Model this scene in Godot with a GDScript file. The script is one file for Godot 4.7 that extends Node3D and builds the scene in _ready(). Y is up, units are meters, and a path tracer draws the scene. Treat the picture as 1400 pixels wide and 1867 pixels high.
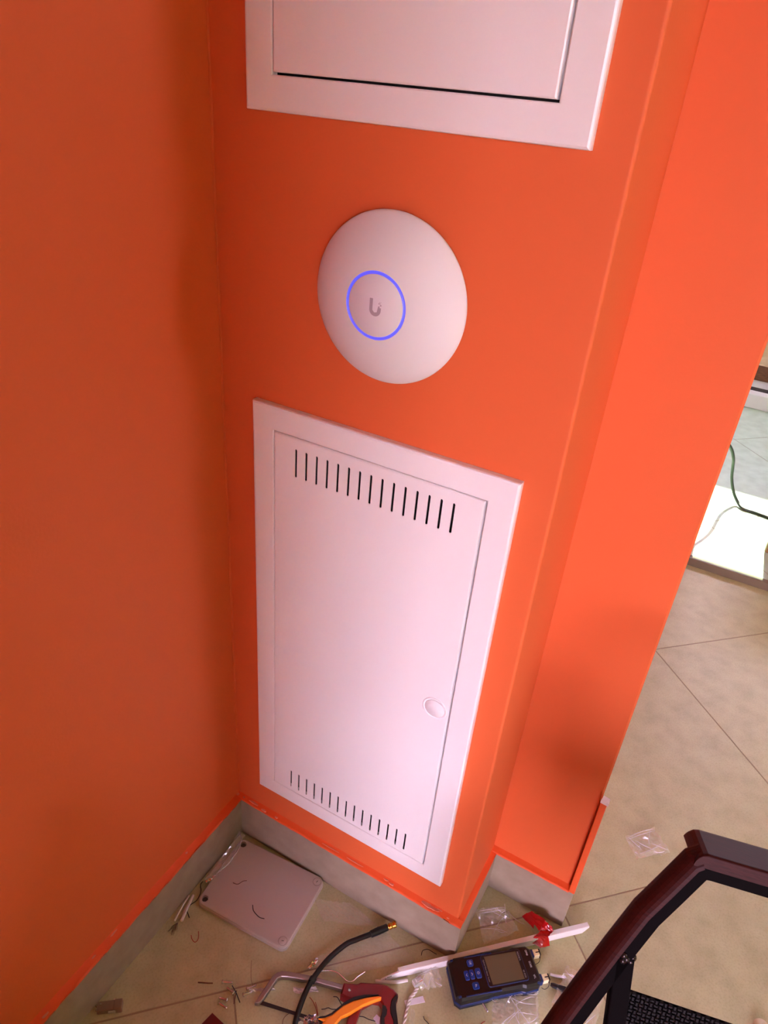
extends Node3D

# ---------------------------------------------------------------- naming helpers
var taken := {}
var mats := {}

func numbered(n: String) -> String:
	taken[n] = taken.get(n, 0) + 1
	return n if taken[n] == 1 else "%s_%03d" % [n, taken[n] - 1]

func tag(o: Node, label: String, category: String, group := "") -> Node:
	o.set_meta("label", label)
	o.set_meta("category", category)
	if group != "":
		o.set_meta("group", group)
	return o

func thing(called: String, label: String, category: String, at := Vector3.ZERO, group := "") -> Node3D:
	var o := Node3D.new()
	o.name = numbered(called)
	add_child(o)
	o.position = at
	tag(o, label, category, group)
	return o

func obj(called: String, st: SurfaceTool, m: Material, parent: Node = null) -> MeshInstance3D:
	st.generate_normals()
	var o := MeshInstance3D.new()
	o.mesh = st.commit()
	o.material_override = m
	if parent == null:
		o.name = numbered(called)
		add_child(o)
	else:
		o.name = called
		parent.add_child(o, true)
	return o

func struct(called: String, st: SurfaceTool, m: Material, parent: Node = null) -> MeshInstance3D:
	var o := obj(called, st, m, parent)
	if parent == null:
		o.set_meta("kind", "structure")
	return o

# ---------------------------------------------------------------- mesh helpers
func mb() -> SurfaceTool:
	var st := SurfaceTool.new()
	st.begin(Mesh.PRIMITIVE_TRIANGLES)
	return st

func pv(a: Array) -> PackedVector2Array:
	var r := PackedVector2Array()
	for i in range(0, a.size(), 2):
		r.append(Vector2(a[i], a[i + 1]))
	return r

func pts(a: Array) -> Array[Vector3]:
	var r: Array[Vector3] = []
	for i in range(0, a.size(), 3):
		r.append(Vector3(a[i], a[i + 1], a[i + 2]))
	return r

func tri(st: SurfaceTool, a: Vector3, b: Vector3, c: Vector3) -> void:
	st.add_vertex(a)
	st.add_vertex(c)
	st.add_vertex(b)

func quad(st: SurfaceTool, a: Vector3, b: Vector3, c: Vector3, d: Vector3) -> void:
	tri(st, a, b, c)
	tri(st, a, c, d)

# a flat convex face turned away from the point "inside"
func face(st: SurfaceTool, p: Array, inside: Vector3) -> void:
	var nrm: Vector3 = (p[1] - p[0]).cross(p[2] - p[0])
	var mid := Vector3.ZERO
	for q in p:
		mid += q
	mid /= p.size()
	var flip: bool = nrm.dot(mid - inside) < 0.0
	for i in range(1, p.size() - 1):
		if flip:
			tri(st, p[0], p[i + 1], p[i])
		else:
			tri(st, p[0], p[i], p[i + 1])

# box with chamfered edges, centred on the origin of xf
func rbox(st: SurfaceTool, size: Vector3, b: float, xf := Transform3D.IDENTITY) -> void:
	st.set_smooth_group(-1)
	var h := size * 0.5
	b = minf(b, minf(h.x, minf(h.y, h.z)) * 0.95)
	var c := xf.origin
	var v := {}
	for sx in [-1, 1]:
		for sy in [-1, 1]:
			for sz in [-1, 1]:
				v[[sx, sy, sz, 0]] = xf * Vector3(sx * h.x, sy * (h.y - b), sz * (h.z - b))
				v[[sx, sy, sz, 1]] = xf * Vector3(sx * (h.x - b), sy * h.y, sz * (h.z - b))
				v[[sx, sy, sz, 2]] = xf * Vector3(sx * (h.x - b), sy * (h.y - b), sz * h.z)
				face(st, [v[[sx, sy, sz, 0]], v[[sx, sy, sz, 1]], v[[sx, sy, sz, 2]]], c)
	for s in [-1, 1]:
		face(st, [v[[s, -1, -1, 0]], v[[s, 1, -1, 0]], v[[s, 1, 1, 0]], v[[s, -1, 1, 0]]], c)
		face(st, [v[[-1, s, -1, 1]], v[[1, s, -1, 1]], v[[1, s, 1, 1]], v[[-1, s, 1, 1]]], c)
		face(st, [v[[-1, -1, s, 2]], v[[1, -1, s, 2]], v[[1, 1, s, 2]], v[[-1, 1, s, 2]]], c)
		for t in [-1, 1]:
			face(st, [v[[s, t, -1, 0]], v[[s, t, 1, 0]], v[[s, t, 1, 1]], v[[s, t, -1, 1]]], c)
			face(st, [v[[s, -1, t, 0]], v[[s, 1, t, 0]], v[[s, 1, t, 2]], v[[s, -1, t, 2]]], c)
			face(st, [v[[-1, s, t, 1]], v[[1, s, t, 1]], v[[1, s, t, 2]], v[[-1, s, t, 2]]], c)

# box given by its two corners
func cbox(st: SurfaceTool, lo: Vector3, hi: Vector3, b := 0.0005) -> void:
	rbox(st, hi - lo, b, Transform3D(Basis.IDENTITY, (lo + hi) * 0.5))

func inset(poly: PackedVector2Array, d: float) -> PackedVector2Array:
	var n := poly.size()
	var r := PackedVector2Array()
	for i in n:
		var e0 := (poly[i] - poly[(i + n - 1) % n]).normalized()
		var e1 := (poly[(i + 1) % n] - poly[i]).normalized()
		var n0 := Vector2(-e0.y, e0.x)
		var n1 := Vector2(-e1.y, e1.x)
		var m := n0 + n1
		var k := maxf(m.length_squared() * 0.5, 0.35)
		r.append(poly[i] + m * (d / k))
	return r

# a polygon in the plane of x and z (or any pair, by xf) raised from y0 to y1, its top edge chamfered
func prism(st: SurfaceTool, poly: PackedVector2Array, y0: float, y1: float, b := 0.0, xf := Transform3D.IDENTITY, under := true) -> void:
	st.set_smooth_group(-1)
	if Geometry2D.is_polygon_clockwise(poly):
		poly.reverse()
	var area := 0.0
	for i in poly.size():
		area += poly[i].cross(poly[(i + 1) % poly.size()])
	if area < 0.0:
		poly.reverse()
	var top := inset(poly, b) if b > 0.0 else poly
	var n := poly.size()
	for i in n:
		var j := (i + 1) % n
		var p := poly[i]
		var q := poly[j]
		# positive area seen with z down the page: outward is to the right of p to q
		quad(st, xf * Vector3(q.x, y0, q.y), xf * Vector3(p.x, y0, p.y), xf * Vector3(p.x, y1 - b, p.y), xf * Vector3(q.x, y1 - b, q.y))
		if b > 0.0:
			quad(st, xf * Vector3(q.x, y1 - b, q.y), xf * Vector3(p.x, y1 - b, p.y), xf * Vector3(top[i].x, y1, top[i].y), xf * Vector3(top[j].x, y1, top[j].y))
	var t := Geometry2D.triangulate_polygon(top)
	for i in range(0, t.size(), 3):
		var a := top[t[i]]
		var c := top[t[i + 1]]
		var d := top[t[i + 2]]
		if (c - a).cross(d - a) > 0.0:
			var k := c
			c = d
			d = k
		tri(st, xf * Vector3(a.x, y1, a.y), xf * Vector3(c.x, y1, c.y), xf * Vector3(d.x, y1, d.y))
		if under:
			tri(st, xf * Vector3(a.x, y0, a.y), xf * Vector3(d.x, y0, d.y), xf * Vector3(c.x, y0, c.y))

# smooth curve through points
func curve(p: Array[Vector3], per := 6) -> Array[Vector3]:
	var r: Array[Vector3] = []
	var n := p.size()
	for i in n - 1:
		var a := p[maxi(i - 1, 0)]
		var d := p[mini(i + 2, n - 1)]
		for k in per:
			r.append(p[i].cubic_interpolate(p[i + 1], a, d, float(k) / per))
	r.append(p[n - 1])
	return r

# a round bar along points; radius may be one number or one per point
func tube(st: SurfaceTool, p: Array[Vector3], rad: Variant, sides := 8, caps := true) -> void:
	st.set_smooth_group(1)
	var n := p.size()
	var up := Vector3.UP
	var rings := []
	for i in n:
		var dir := (p[mini(i + 1, n - 1)] - p[maxi(i - 1, 0)]).normalized()
		if i == 0 and absf(dir.dot(up)) > 0.95:
			up = Vector3.RIGHT
		var x := up.cross(dir)
		if x.length() < 0.01:
			x = dir.cross(Vector3(0.3, 0.5, 0.8))
		x = x.normalized()
		var y := dir.cross(x).normalized()
		up = y
		var rr: float = rad[i] if rad is Array else rad
		var ring := []
		for k in sides:
			var a := TAU * k / sides
			ring.append(p[i] + (x * cos(a) + y * sin(a)) * rr)
		rings.append(ring)
	for i in n - 1:
		for k in sides:
			var j := (k + 1) % sides
			quad(st, rings[i][k], rings[i][j], rings[i + 1][j], rings[i + 1][k])
	if caps:
		st.set_smooth_group(-1)
		for k in sides:
			var j := (k + 1) % sides
			tri(st, p[0], rings[0][j], rings[0][k])
			tri(st, p[n - 1], rings[n - 1][k], rings[n - 1][j])

# turned about the y axis of xf: prof is (radius, height) from the bottom outside to the top
func lathe(st: SurfaceTool, prof: Array, segs := 24, xf := Transform3D.IDENTITY, smooth := true) -> void:
	st.set_smooth_group(1 if smooth else -1)
	for i in prof.size() - 1:
		var a: Vector2 = prof[i]
		var b: Vector2 = prof[i + 1]
		for k in segs:
			var t0 := TAU * k / segs
			var t1 := TAU * (k + 1) / segs
			var p00 := xf * Vector3(cos(t0) * a.x, a.y, sin(t0) * a.x)
			var p10 := xf * Vector3(cos(t1) * a.x, a.y, sin(t1) * a.x)
			var p01 := xf * Vector3(cos(t0) * b.x, b.y, sin(t0) * b.x)
			var p11 := xf * Vector3(cos(t1) * b.x, b.y, sin(t1) * b.x)
			if a.x > 1e-6:
				tri(st, p00, p11, p10)
			if b.x > 1e-6:
				tri(st, p00, p01, p11)

# crumpled sheet between four corners (given in order round it)
func sheet(st: SurfaceTool, c: Array[Vector3], nx: int, nz: int, amp: float, seed_n: int, ragged := 0.0) -> void:
	st.set_smooth_group(-1)
	var ns := FastNoiseLite.new()
	ns.seed = seed_n
	ns.frequency = 1.0
	ns.noise_type = FastNoiseLite.TYPE_SIMPLEX
	ns.fractal_octaves = 3
	var rng := RandomNumberGenerator.new()
	rng.seed = seed_n
	var g := []
	for i in nx + 1:
		var row := []
		for k in nz + 1:
			var u := float(i) / nx
			var w := float(k) / nz
			var p := c[0].lerp(c[1], u).lerp(c[3].lerp(c[2], u), w)
			var ridge := 1.0 - absf(ns.get_noise_2d(u * nx * 0.28 + seed_n, w * nz * 0.28))
			p.y += amp * pow(ridge, 3.0) + amp * 0.25 * rng.randf()
			var edge := 1.0 if i == 0 or i == nx or k == 0 or k == nz else 0.35
			p.x += rng.randf_range(-1, 1) * ragged * edge
			p.z += rng.randf_range(-1, 1) * ragged * edge
			row.append(p)
		g.append(row)
	for i in nx:
		for k in nz:
			quad(st, g[i][k], g[i][k + 1], g[i + 1][k + 1], g[i + 1][k])

# ---------------------------------------------------------------- materials
func noise_tex(freq: float, ramp: Array, seed_n: int, oct := 4, size := 512, kind := FastNoiseLite.TYPE_SIMPLEX_SMOOTH) -> NoiseTexture2D:
	var n := FastNoiseLite.new()
	n.seed = seed_n
	n.noise_type = kind
	n.frequency = freq
	n.fractal_octaves = oct
	var t := NoiseTexture2D.new()
	t.width = size
	t.height = size
	t.seamless = true
	t.noise = n
	if ramp.size():
		var g := Gradient.new()
		g.offsets = PackedFloat32Array([0.0, 0.5, 1.0])
		g.colors = PackedColorArray(ramp)
		t.color_ramp = g
	return t

func mat(called: String, c: Color, rough := 0.5, metal := 0.0) -> StandardMaterial3D:
	var m := StandardMaterial3D.new()
	m.resource_name = called
	m.albedo_color = c
	m.roughness = rough
	m.metallic = metal
	mats[called] = m
	return m

func tex3(m: StandardMaterial3D, scale: Vector3) -> void:
	m.uv1_triplanar = true
	m.uv1_world_triplanar = true
	m.uv1_scale = scale

func make_materials() -> void:
	var m := mat("orange_paint", Color(0.845, 0.395, 0.21), 0.62)
	m.metallic_specular = 0.4
	m.heightmap_enabled = true
	m.heightmap_texture = noise_tex(0.09, [], 4, 3)
	m.heightmap_scale = 0.012
	tex3(m, Vector3(3, 3, 3))
	m = mat("orange_ledge", Color(0.90, 0.37, 0.18), 0.45)
	m = mat("white_paint", Color(0.88, 0.87, 0.84), 0.7)
	mat("ochre_paint", Color(0.68, 0.69, 0.25), 0.7)
	mat("cream_paint", Color(0.76, 0.74, 0.50), 0.7)
	m = mat("panel_enamel", Color(0.905, 0.90, 0.895), 0.33)
	m.heightmap_enabled = true
	m.heightmap_texture = noise_tex(0.2, [], 9, 2)
	m.heightmap_scale = 0.006
	tex3(m, Vector3(8, 8, 8))
	mat("panel_inside", Color(0.03, 0.03, 0.035), 0.8)
	mat("plaster_bits", Color(0.86, 0.72, 0.66), 0.8)
	mat("plaster_smear", Color(0.88, 0.56, 0.46), 0.7)
	for k in 3:
		var tint: float = [1.0, 0.975, 1.02][k]
		m = mat("floor_tile_%d" % k, Color(1, 1, 1), 0.5)
		m.metallic_specular = 0.38
		m.albedo_texture = noise_tex(0.012, [Color(0.705 * tint, 0.70 * tint, 0.53 * tint), Color(0.75 * tint, 0.745 * tint, 0.57 * tint), Color(0.78 * tint, 0.78 * tint, 0.605 * tint)], 20 + k, 5, 1024)
		m.detail_enabled = true
		m.detail_blend_mode = BaseMaterial3D.BLEND_MODE_MUL
		m.detail_albedo = noise_tex(0.35, [Color(0.92, 0.91, 0.895), Color(1, 1, 1), Color(1, 1, 1)], 40 + k, 2)
		tex3(m, Vector3(1.1, 1.1, 1.1))
	m = mat("pale_tile", Color(1, 1, 1), 0.4)
	m.albedo_texture = noise_tex(0.02, [Color(0.69, 0.79, 0.69), Color(0.74, 0.84, 0.745), Color(0.79, 0.88, 0.79)], 25, 5)
	tex3(m, Vector3(1.1, 1.1, 1.1))
	m = mat("skirting_tile", Color(1, 1, 1), 0.4)
	m.albedo_texture = noise_tex(0.02, [Color(0.57, 0.52, 0.445), Color(0.605, 0.555, 0.48), Color(0.635, 0.585, 0.51)], 31, 5)
	tex3(m, Vector3(2, 2, 2))
	mat("grout", Color(0.60, 0.54, 0.43), 0.85)
	m = mat("ap_plastic", Color(0.865, 0.86, 0.85), 0.62)
	m.metallic_specular = 0.3
	mat("ap_print", Color(0.66, 0.62, 0.62), 0.5)
	mat("ap_gap", Color(0.35, 0.34, 0.34), 0.6)
	m = mat("led_blue", Color(0.42, 0.45, 0.95), 0.3)
	m.emission_enabled = true
	m.emission = Color(0.25, 0.30, 1.0)
	m.emission_energy_multiplier = 0.085
	mat("lid_plastic", Color(0.72, 0.68, 0.64), 0.5)
	mat("hole_dark", Color(0.25, 0.23, 0.2), 0.8)
	mat("black_rubber", Color(0.03, 0.03, 0.032), 0.4)
	mat("black_plastic", Color(0.045, 0.045, 0.05), 0.42)
	mat("wire_black", Color(0.07, 0.05, 0.05), 0.5)
	mat("wire_red", Color(0.62, 0.16, 0.10), 0.5)
	mat("copper", Color(0.46, 0.30, 0.22), 0.45, 0.3)
	mat("wire_white", Color(0.85, 0.83, 0.80), 0.5)
	mat("gold", Color(0.86, 0.60, 0.25), 0.25, 1.0)
	mat("screw_steel", Color(0.80, 0.80, 0.80), 0.25, 0.75)
	m = mat("saw_steel", Color(0.60, 0.55, 0.52), 0.34, 0.9)
	mat("blade_steel", Color(0.23, 0.21, 0.20), 0.4, 0.7)
	mat("saw_red", Color(0.50, 0.035, 0.05), 0.38)
	mat("card_red", Color(0.40, 0.03, 0.035), 0.5)
	m = mat("tape_red", Color(0.66, 0.02, 0.04), 0.22)
	mat("handle_orange", Color(0.98, 0.56, 0.08), 0.4)
	mat("foil", Color(0.92, 0.92, 0.94), 0.18, 1.0)
	mat("trunking_white", Color(0.90, 0.89, 0.88), 0.35)
	mat("paper_white", Color(0.92, 0.91, 0.93), 0.7)
	mat("tester_blue", Color(0.06, 0.16, 0.38), 0.4)
	mat("tester_key", Color(0.06, 0.25, 0.60), 0.4)
	mat("tester_print", Color(0.85, 0.88, 0.95), 0.5)
	mat("tester_print_dim", Color(0.55, 0.56, 0.60), 0.5)
	m = mat("screen", Color(0.40, 0.39, 0.30), 0.06)
	m = mat("port_cream", Color(0.93, 0.90, 0.72), 0.35)
	m = mat("clear_bag", Color(0.96, 0.95, 0.95, 0.22), 0.10)
	m.transparency = BaseMaterial3D.TRANSPARENCY_ALPHA
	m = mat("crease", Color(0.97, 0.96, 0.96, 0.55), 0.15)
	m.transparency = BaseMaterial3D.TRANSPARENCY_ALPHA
	m = mat("clear_film", Color(0.96, 0.95, 0.95, 0.13), 0.2)
	m.transparency = BaseMaterial3D.TRANSPARENCY_ALPHA
	m = mat("clear_plug", Color(0.95, 0.95, 0.95, 0.45), 0.12)
	m.transparency = BaseMaterial3D.TRANSPARENCY_ALPHA
	mat("keystone_metal", Color(0.58, 0.50, 0.44), 0.35, 0.5)
	m = mat("chair_wood", Color(1, 1, 1), 0.5)
	m.metallic_specular = 0.24
	m.albedo_texture = noise_tex(0.02, [Color(0.14, 0.03, 0.02), Color(0.19, 0.05, 0.033), Color(0.26, 0.085, 0.06)], 60, 4)
	m.uv1_triplanar = true
	m.uv1_scale = Vector3(3, 40, 40)
	m = mat("chair_frame", Color(0.03, 0.015, 0.018), 0.6)
	m.metallic_specular = 0.12
	m = mat("chair_weave", Color(0.10, 0.09, 0.095), 0.5)
	m.metallic_specular = 0.2
	mat("weld", Color(0.16, 0.12, 0.12), 0.25, 0.5)
	m = mat("pine_top", Color(1, 1, 1), 0.5)
	m.albedo_texture = noise_tex(0.02, [Color(0.80, 0.70, 0.52), Color(0.84, 0.75, 0.58), Color(0.88, 0.80, 0.64)], 70, 4)
	tex3(m, Vector3(1, 14, 14))
	m = mat("brown_wood", Color(1, 1, 1), 0.45)
	m.albedo_texture = noise_tex(0.02, [Color(0.30, 0.18, 0.09), Color(0.42, 0.27, 0.14), Color(0.52, 0.35, 0.19)], 71, 4)
	tex3(m, Vector3(2, 16, 16))
	mat("frame_white", Color(0.88, 0.90, 0.88), 0.4)
	mat("gasket_black", Color(0.03, 0.04, 0.04), 0.5)
	mat("step_edge", Color(0.42, 0.37, 0.28), 0.55)
	mat("rim_shade", Color(0.63, 0.59, 0.555), 0.6)
	mat("fibre", Color(0.42, 0.36, 0.30), 0.8)
	mat("brush_grey", Color(0.13, 0.11, 0.11), 0.8)
	mat("paper_scrap", Color(0.80, 0.76, 0.73), 0.6)
	mat("beige_plastic", Color(0.82, 0.77, 0.62), 0.45)

# ---------------------------------------------------------------- scene
func _ready() -> void:
	# camera
	var cam := Camera3D.new()
	cam.name = "camera"
	cam.fov = 70.588
	cam.near = 0.05
	cam.transform = Transform3D(Basis(Vector3(0.8677642, 0.0771114, -0.4909574), Vector3(-0.3135259, 0.8514363, -0.4204257), Vector3(0.3855993, 0.5187582, 0.7630223)).orthonormalized(), Vector3(0.68945, 1.47386, 0.79045))
	add_child(cam)
	cam.current = true
	# sky, sun, exposure
	var sky := ProceduralSkyMaterial.new()
	sky.sky_top_color = Color(0.84, 0.775, 0.92)
	sky.sky_horizon_color = Color(0.96, 0.845, 0.92)
	sky.ground_bottom_color = Color(0.52, 0.50, 0.47)
	sky.ground_horizon_color = Color(0.66, 0.66, 0.66)
	sky.sky_energy_multiplier = 2.2
	var env := Environment.new()
	env.background_mode = Environment.BG_SKY
	env.sky = Sky.new()
	env.sky.sky_material = sky
	env.tonemap_mode = Environment.TONE_MAPPER_LINEAR
	env.tonemap_exposure = 8.25
	env.sdfgi_enabled = true
	env.ssao_enabled = true
	env.ssil_enabled = true
	var we := WorldEnvironment.new()
	we.name = "world_environment"
	we.environment = env
	add_child(we)
	var sun := DirectionalLight3D.new()
	sun.name = "sun"
	sun.light_color = Color(0.92, 1.0, 0.82)
	sun.light_energy = 0.88
	sun.light_angular_distance = 0.3
	sun.sky_mode = DirectionalLight3D.SKY_MODE_LIGHT_ONLY
	sun.shadow_enabled = true
	sun.look_at_from_position(Vector3(-0.058, 1.0, -0.94), Vector3.ZERO)
	add_child(sun)

	make_materials()
	build_room()
	build_far_end()
	build_access_panels()
	build_access_point()
	build_chair()
	build_tester()
	build_floor_litter()
	build_saw()
	build_small_litter()

# ---------------------------------------------------------------- the setting
func tiles_in(room: PackedVector2Array, y: float, parent: Node, y_thick: float, start: Vector2, material: String) -> void:
	var c := 0.9640
	var rng := RandomNumberGenerator.new()
	rng.seed = 5
	for i in range(-7, 8):
		for k in range(-7, 8):
			var s0 := start.x + c * i
			var d0 := start.y + 0.9625 * k
			var long := 0.9625
			if material == "floor_tile_" and i == -1 and (k == 0 or k == -1):   # the tile at the corner is a double one
				if k == 0:
					continue
				long *= 2.0
			var g := 0.0022
			var poly := PackedVector2Array()
			for w in [[s0 + g, d0 + g], [s0 + c - g, d0 + g], [s0 + c - g, d0 + long - g], [s0 + g, d0 + long - g]]:
				poly.append(Vector2((w[0] + w[1]) * 0.5, (w[0] - w[1]) * 0.5))
			var pick := rng.randi_range(0, 2)
			for q in Geometry2D.intersect_polygons(poly, room):
				var area := 0.0
				for j in q.size():
					area += q[j].cross(q[(j + 1) % q.size()]) * 0.5
				if absf(area) < 0.002:
					continue
				var st := mb()
				prism(st, q, y - y_thick, y, 0.0006)
				obj("floor_tile", st, mats["floor_tile_%d" % pick] if material == "floor_tile_" else mats[material], parent)

func build_room() -> void:
	var st := mb()
	var room := pv([0, 0, 0.525, 0, 0.525, -0.18, 0.69, -0.18, 0.69, -1.732, 3.5, -1.732, 3.5, 3.2, 0, 3.2])
	# floor: bed of grout and the tiles laid on it
	prism(st, pv([-0.15, 0, 0, 0, 0.525, 0, 0.525, -0.18, 0.69, -0.18, 0.69, -1.735, 3.65, -1.735, 3.65, 3.35, -0.15, 3.35]), -0.1, -0.0010)
	var fl := struct("floor", st, mats.grout)
	tiles_in(room, 0.0, fl, 0.0009, Vector2(0.4805, -0.0695), "floor_tile_")
	# left wall
	st = mb()
	cbox(st, Vector3(-0.15, 0, -0.3), Vector3(0, 2.7, 3.2))
	struct("wall_left", st, mats.orange_paint)
	# back wall with its rounded outer corner
	st = mb()
	var r := 0.0045
	var poly := pv([0, 0])
	for k in 7:
		var a := PI / 2 * k / 6.0
		poly.append(Vector2(0.525 - r + r * sin(a), -r + r * cos(a)))
	poly.append_array(pv([0.525, -0.3, 0, -0.3]))
	prism(st, poly, 0, 2.7)
	struct("wall_back", st, mats.orange_paint)
	# pier set back beside it, which runs on as the side wall of the passage
	st = mb()
	prism(st, pv([0.525, -0.18, 0.687, -0.18, 0.69, -0.183, 0.69, -1.9, 0.525, -1.9]), 0, 2.7)
	struct("wall_right", st, mats.orange_paint)
	# skirtings
	st = mb()
	cbox(st, Vector3(0, 0, 0.0112), Vector3(0.01465, 0.1136, 3.2), 0.0008)
	var b := struct("baseboard_left", st, mats.skirting_tile)
	ledge(b, Vector3(0.0, 0.1136, 0.0112), Vector3(0.0, 0.1136, 3.2), Vector3(0.0155, 0, 0), 11)
	st = mb()
	prism(st, pv([0.0, 0.0, 0.0, 0.0112, 0.5355, 0.0112, 0.5355, -0.168, 0.525, -0.168, 0.525, 0.0]), 0, 0.1136, 0.0008)
	b = struct("baseboard_back", st, mats.skirting_tile)
	ledge(b, Vector3(0.0, 0.1136, 0.0), Vector3(0.536, 0.1136, 0.0), Vector3(0, 0, 0.012), 12)
	ledge(b, Vector3(0.525, 0.1136, 0.0), Vector3(0.525, 0.1136, -0.168), Vector3(0.0112, 0, 0), 13, false)
	st = mb()
	cbox(st, Vector3(0.525, 0, -0.18), Vector3(0.70, 0.1165, -0.168), 0.0008)
	b = struct("baseboard_right", st, mats.skirting_tile)
	ledge(b, Vector3(0.525, 0.1165, -0.18), Vector3(0.69, 0.1165, -0.18), Vector3(0, 0, 0.0126), 14, false)
	# tall tile on the end of the pier, its narrow front edge painted over
	st = mb()
	cbox(st, Vector3(0.69, 0, -0.188), Vector3(0.7005, 0.385, -0.1805), 0.0006)
	var tt := struct("trim_pier", st, mats.skirting_tile)
	st = mb()
	cbox(st, Vector3(0.6896, 0.1165, -0.1805), Vector3(0.7012, 0.391, -0.1668), 0.0012)
	obj("painted_edge", st, mats.orange_ledge, tt)
	st = mb()
	prism(st, pv([0.689, -0.167, 0.7035, -0.166, 0.703, -0.178, 0.691, -0.180]), 0.391, 0.399, 0.001)
	obj("plaster_chip", st, mats.paper_white, tt)
	# filler bead running up the inside corner
	st = mb()
	var p: Array[Vector3] = []
	var rad := []
	var rng := RandomNumberGenerator.new()
	rng.seed = 3
	for i in 60:
		p.append(Vector3(0.0004 + rng.randf() * 0.0007, 0.116 + i * 0.0437, 0.0004 + rng.randf() * 0.0007))
		rad.append(0.0012 + rng.randf() * 0.0010)
	tube(st, p, rad, 6)
	struct("trim_corner", st, mats.orange_paint)
	# ceilings and the rooms' other walls
	st = mb()
	prism(st, pv([0.69, -0.3, 0.69, -1.9, 3.65, -1.9, 3.65, 3.35, -0.15, 3.35, -0.15, 1.12, 0.785, 1.12, 0.785, -0.3]), 2.7, 2.8)
	struct("ceiling", st, mats.cream_paint)
	st = mb()
	prism(st, pv([-0.15, -0.3, 0.785, -0.3, 0.785, 1.12, -0.15, 1.12]), 2.45, 2.8)
	struct("ceiling_niche", st, mats.orange_paint)
	st = mb()
	cbox(st, Vector3(3.5, 0, -4.6), Vector3(3.65, 2.7, -0.60))
	cbox(st, Vector3(3.5, 0, -0.18), Vector3(3.65, 2.7, 3.35))
	cbox(st, Vector3(3.5, 0, -0.60), Vector3(3.65, 1.6, -0.18))
	cbox(st, Vector3(3.5, 2.2, -0.60), Vector3(3.65, 2.7, -0.18))
	struct("wall_far_side", st, mats.ochre_paint)
	# wall behind the camera with a wide glazed opening
	st = mb()
	cbox(st, Vector3(-0.15, 0, 3.2), Vector3(1.65, 2.7, 3.35))
	cbox(st, Vector3(2.75, 0, 3.2), Vector3(3.5, 2.7, 3.35))
	cbox(st, Vector3(1.65, 2.3, 3.2), Vector3(2.75, 2.7, 3.35))
	struct("wall_front", st, mats.orange_paint)
	# short return wall behind the camera: it keeps the opening's light off the corner
	st = mb()
	cbox(st, Vector3(0.0, 0, 1.0), Vector3(0.785, 2.45, 1.12))
	struct("wall_return", st, mats.orange_paint)
	st = mb()
	for x in [1.65, 2.70]:
		cbox(st, Vector3(x, 0, 3.25), Vector3(x + 0.05, 2.3, 3.31), 0.004)
	for y in [0.0, 2.25]:
		cbox(st, Vector3(1.70, y, 3.25), Vector3(2.70, y + 0.05, 3.31), 0.004)
	struct("window_1", st, mats.frame_white)
	# a smaller window in the passage's side
	st = mb()
	for z in [-0.60, -0.22]:
		cbox(st, Vector3(3.55, 1.6, z), Vector3(3.61, 2.2, z + 0.04), 0.004)
	for y in [1.6, 2.16]:
		cbox(st, Vector3(3.55, y, -0.56), Vector3(3.61, y + 0.04, -0.22), 0.004)
	struct("window_2", st, mats.frame_white)

# painted top of a skirting: an uneven lip, with bare plaster showing in places
func ledge(parent: Node, a: Vector3, b: Vector3, out: Vector3, seed_n: int, bits := true) -> void:
	var rng := RandomNumberGenerator.new()
	rng.seed = seed_n
	var n := int(a.distance_to(b) / 0.012)
	var st := mb()
	st.set_smooth_group(1)
	var prev := []
	var ins := a + (b - a) * 0.5 + out * 0.3 - Vector3(0, 0.05, 0)
	for i in n + 1:
		var p := a.lerp(b, float(i) / n)
		var o := out * (1.0 + rng.randf_range(-0.02, 0.05))
		var h := rng.randf() * 0.0006
		var row := [p + Vector3(0, 0.0042 + h, 0), p + o * 0.25 + Vector3(0, 0.0022 + h, 0), p + o * 0.8 + Vector3(0, 0.0010 + h * 0.5, 0), p + o + Vector3(0, 0.0002, 0), p + o + Vector3(0, -0.0022 - rng.randf() * 0.0016, 0)]
		if i > 0:
			for k in 4:
				face(st, [prev[k], prev[k + 1], row[k + 1], row[k]], ins)
		prev = row
	obj("painted_ledge", st, mats.orange_ledge, parent)
	if not bits:
		return
	st = mb()
	var along := (b - a).normalized()
	for i in 7:
		var t := rng.randf() * minf(1.0, 0.9 / a.distance_to(b))
		var c := a.lerp(b, t) + out * rng.randf_range(0.1, 0.75) + Vector3(0, 0.0022, 0)
		var poly := PackedVector2Array()
		var ln := rng.randf_range(0.002, 0.009)
		for k in 7:
			var w := TAU * k / 7.0
			poly.append(Vector2(cos(w) * ln * rng.randf_range(0.6, 1.2), sin(w) * 0.0022 * rng.randf_range(0.5, 1.3)))
		prism(st, poly, -0.001, 0.0012, 0.0004, Transform3D(Basis(along, Vector3.UP, along.cross(Vector3.UP)), c), false)
	if seed_n == 12:
		for w in [[0.478, 0.011, 0.0036], [0.462, 0.013, 0.0046], [0.30, 0.02, 0.0010], [0.24, 0.02, 0.0009], [0.045, 0.012, 0.0028], [0.001, 0.005, 0.004]]:
			var poly := PackedVector2Array()
			for k in 11:
				var q := TAU * k / 11.0
				poly.append(Vector2(cos(q) * w[1] * rng.randf_range(0.7, 1.15), sin(q) * w[2] * rng.randf_range(0.6, 1.2)))
			prism(st, poly, -0.002, 0.0012, 0.0005, Transform3D(Basis(along, Vector3.UP, along.cross(Vector3.UP)), Vector3(w[0], 0.1154, 0.0058)), false)
	obj("bare_plaster", st, mats.plaster_smear, parent)

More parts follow.
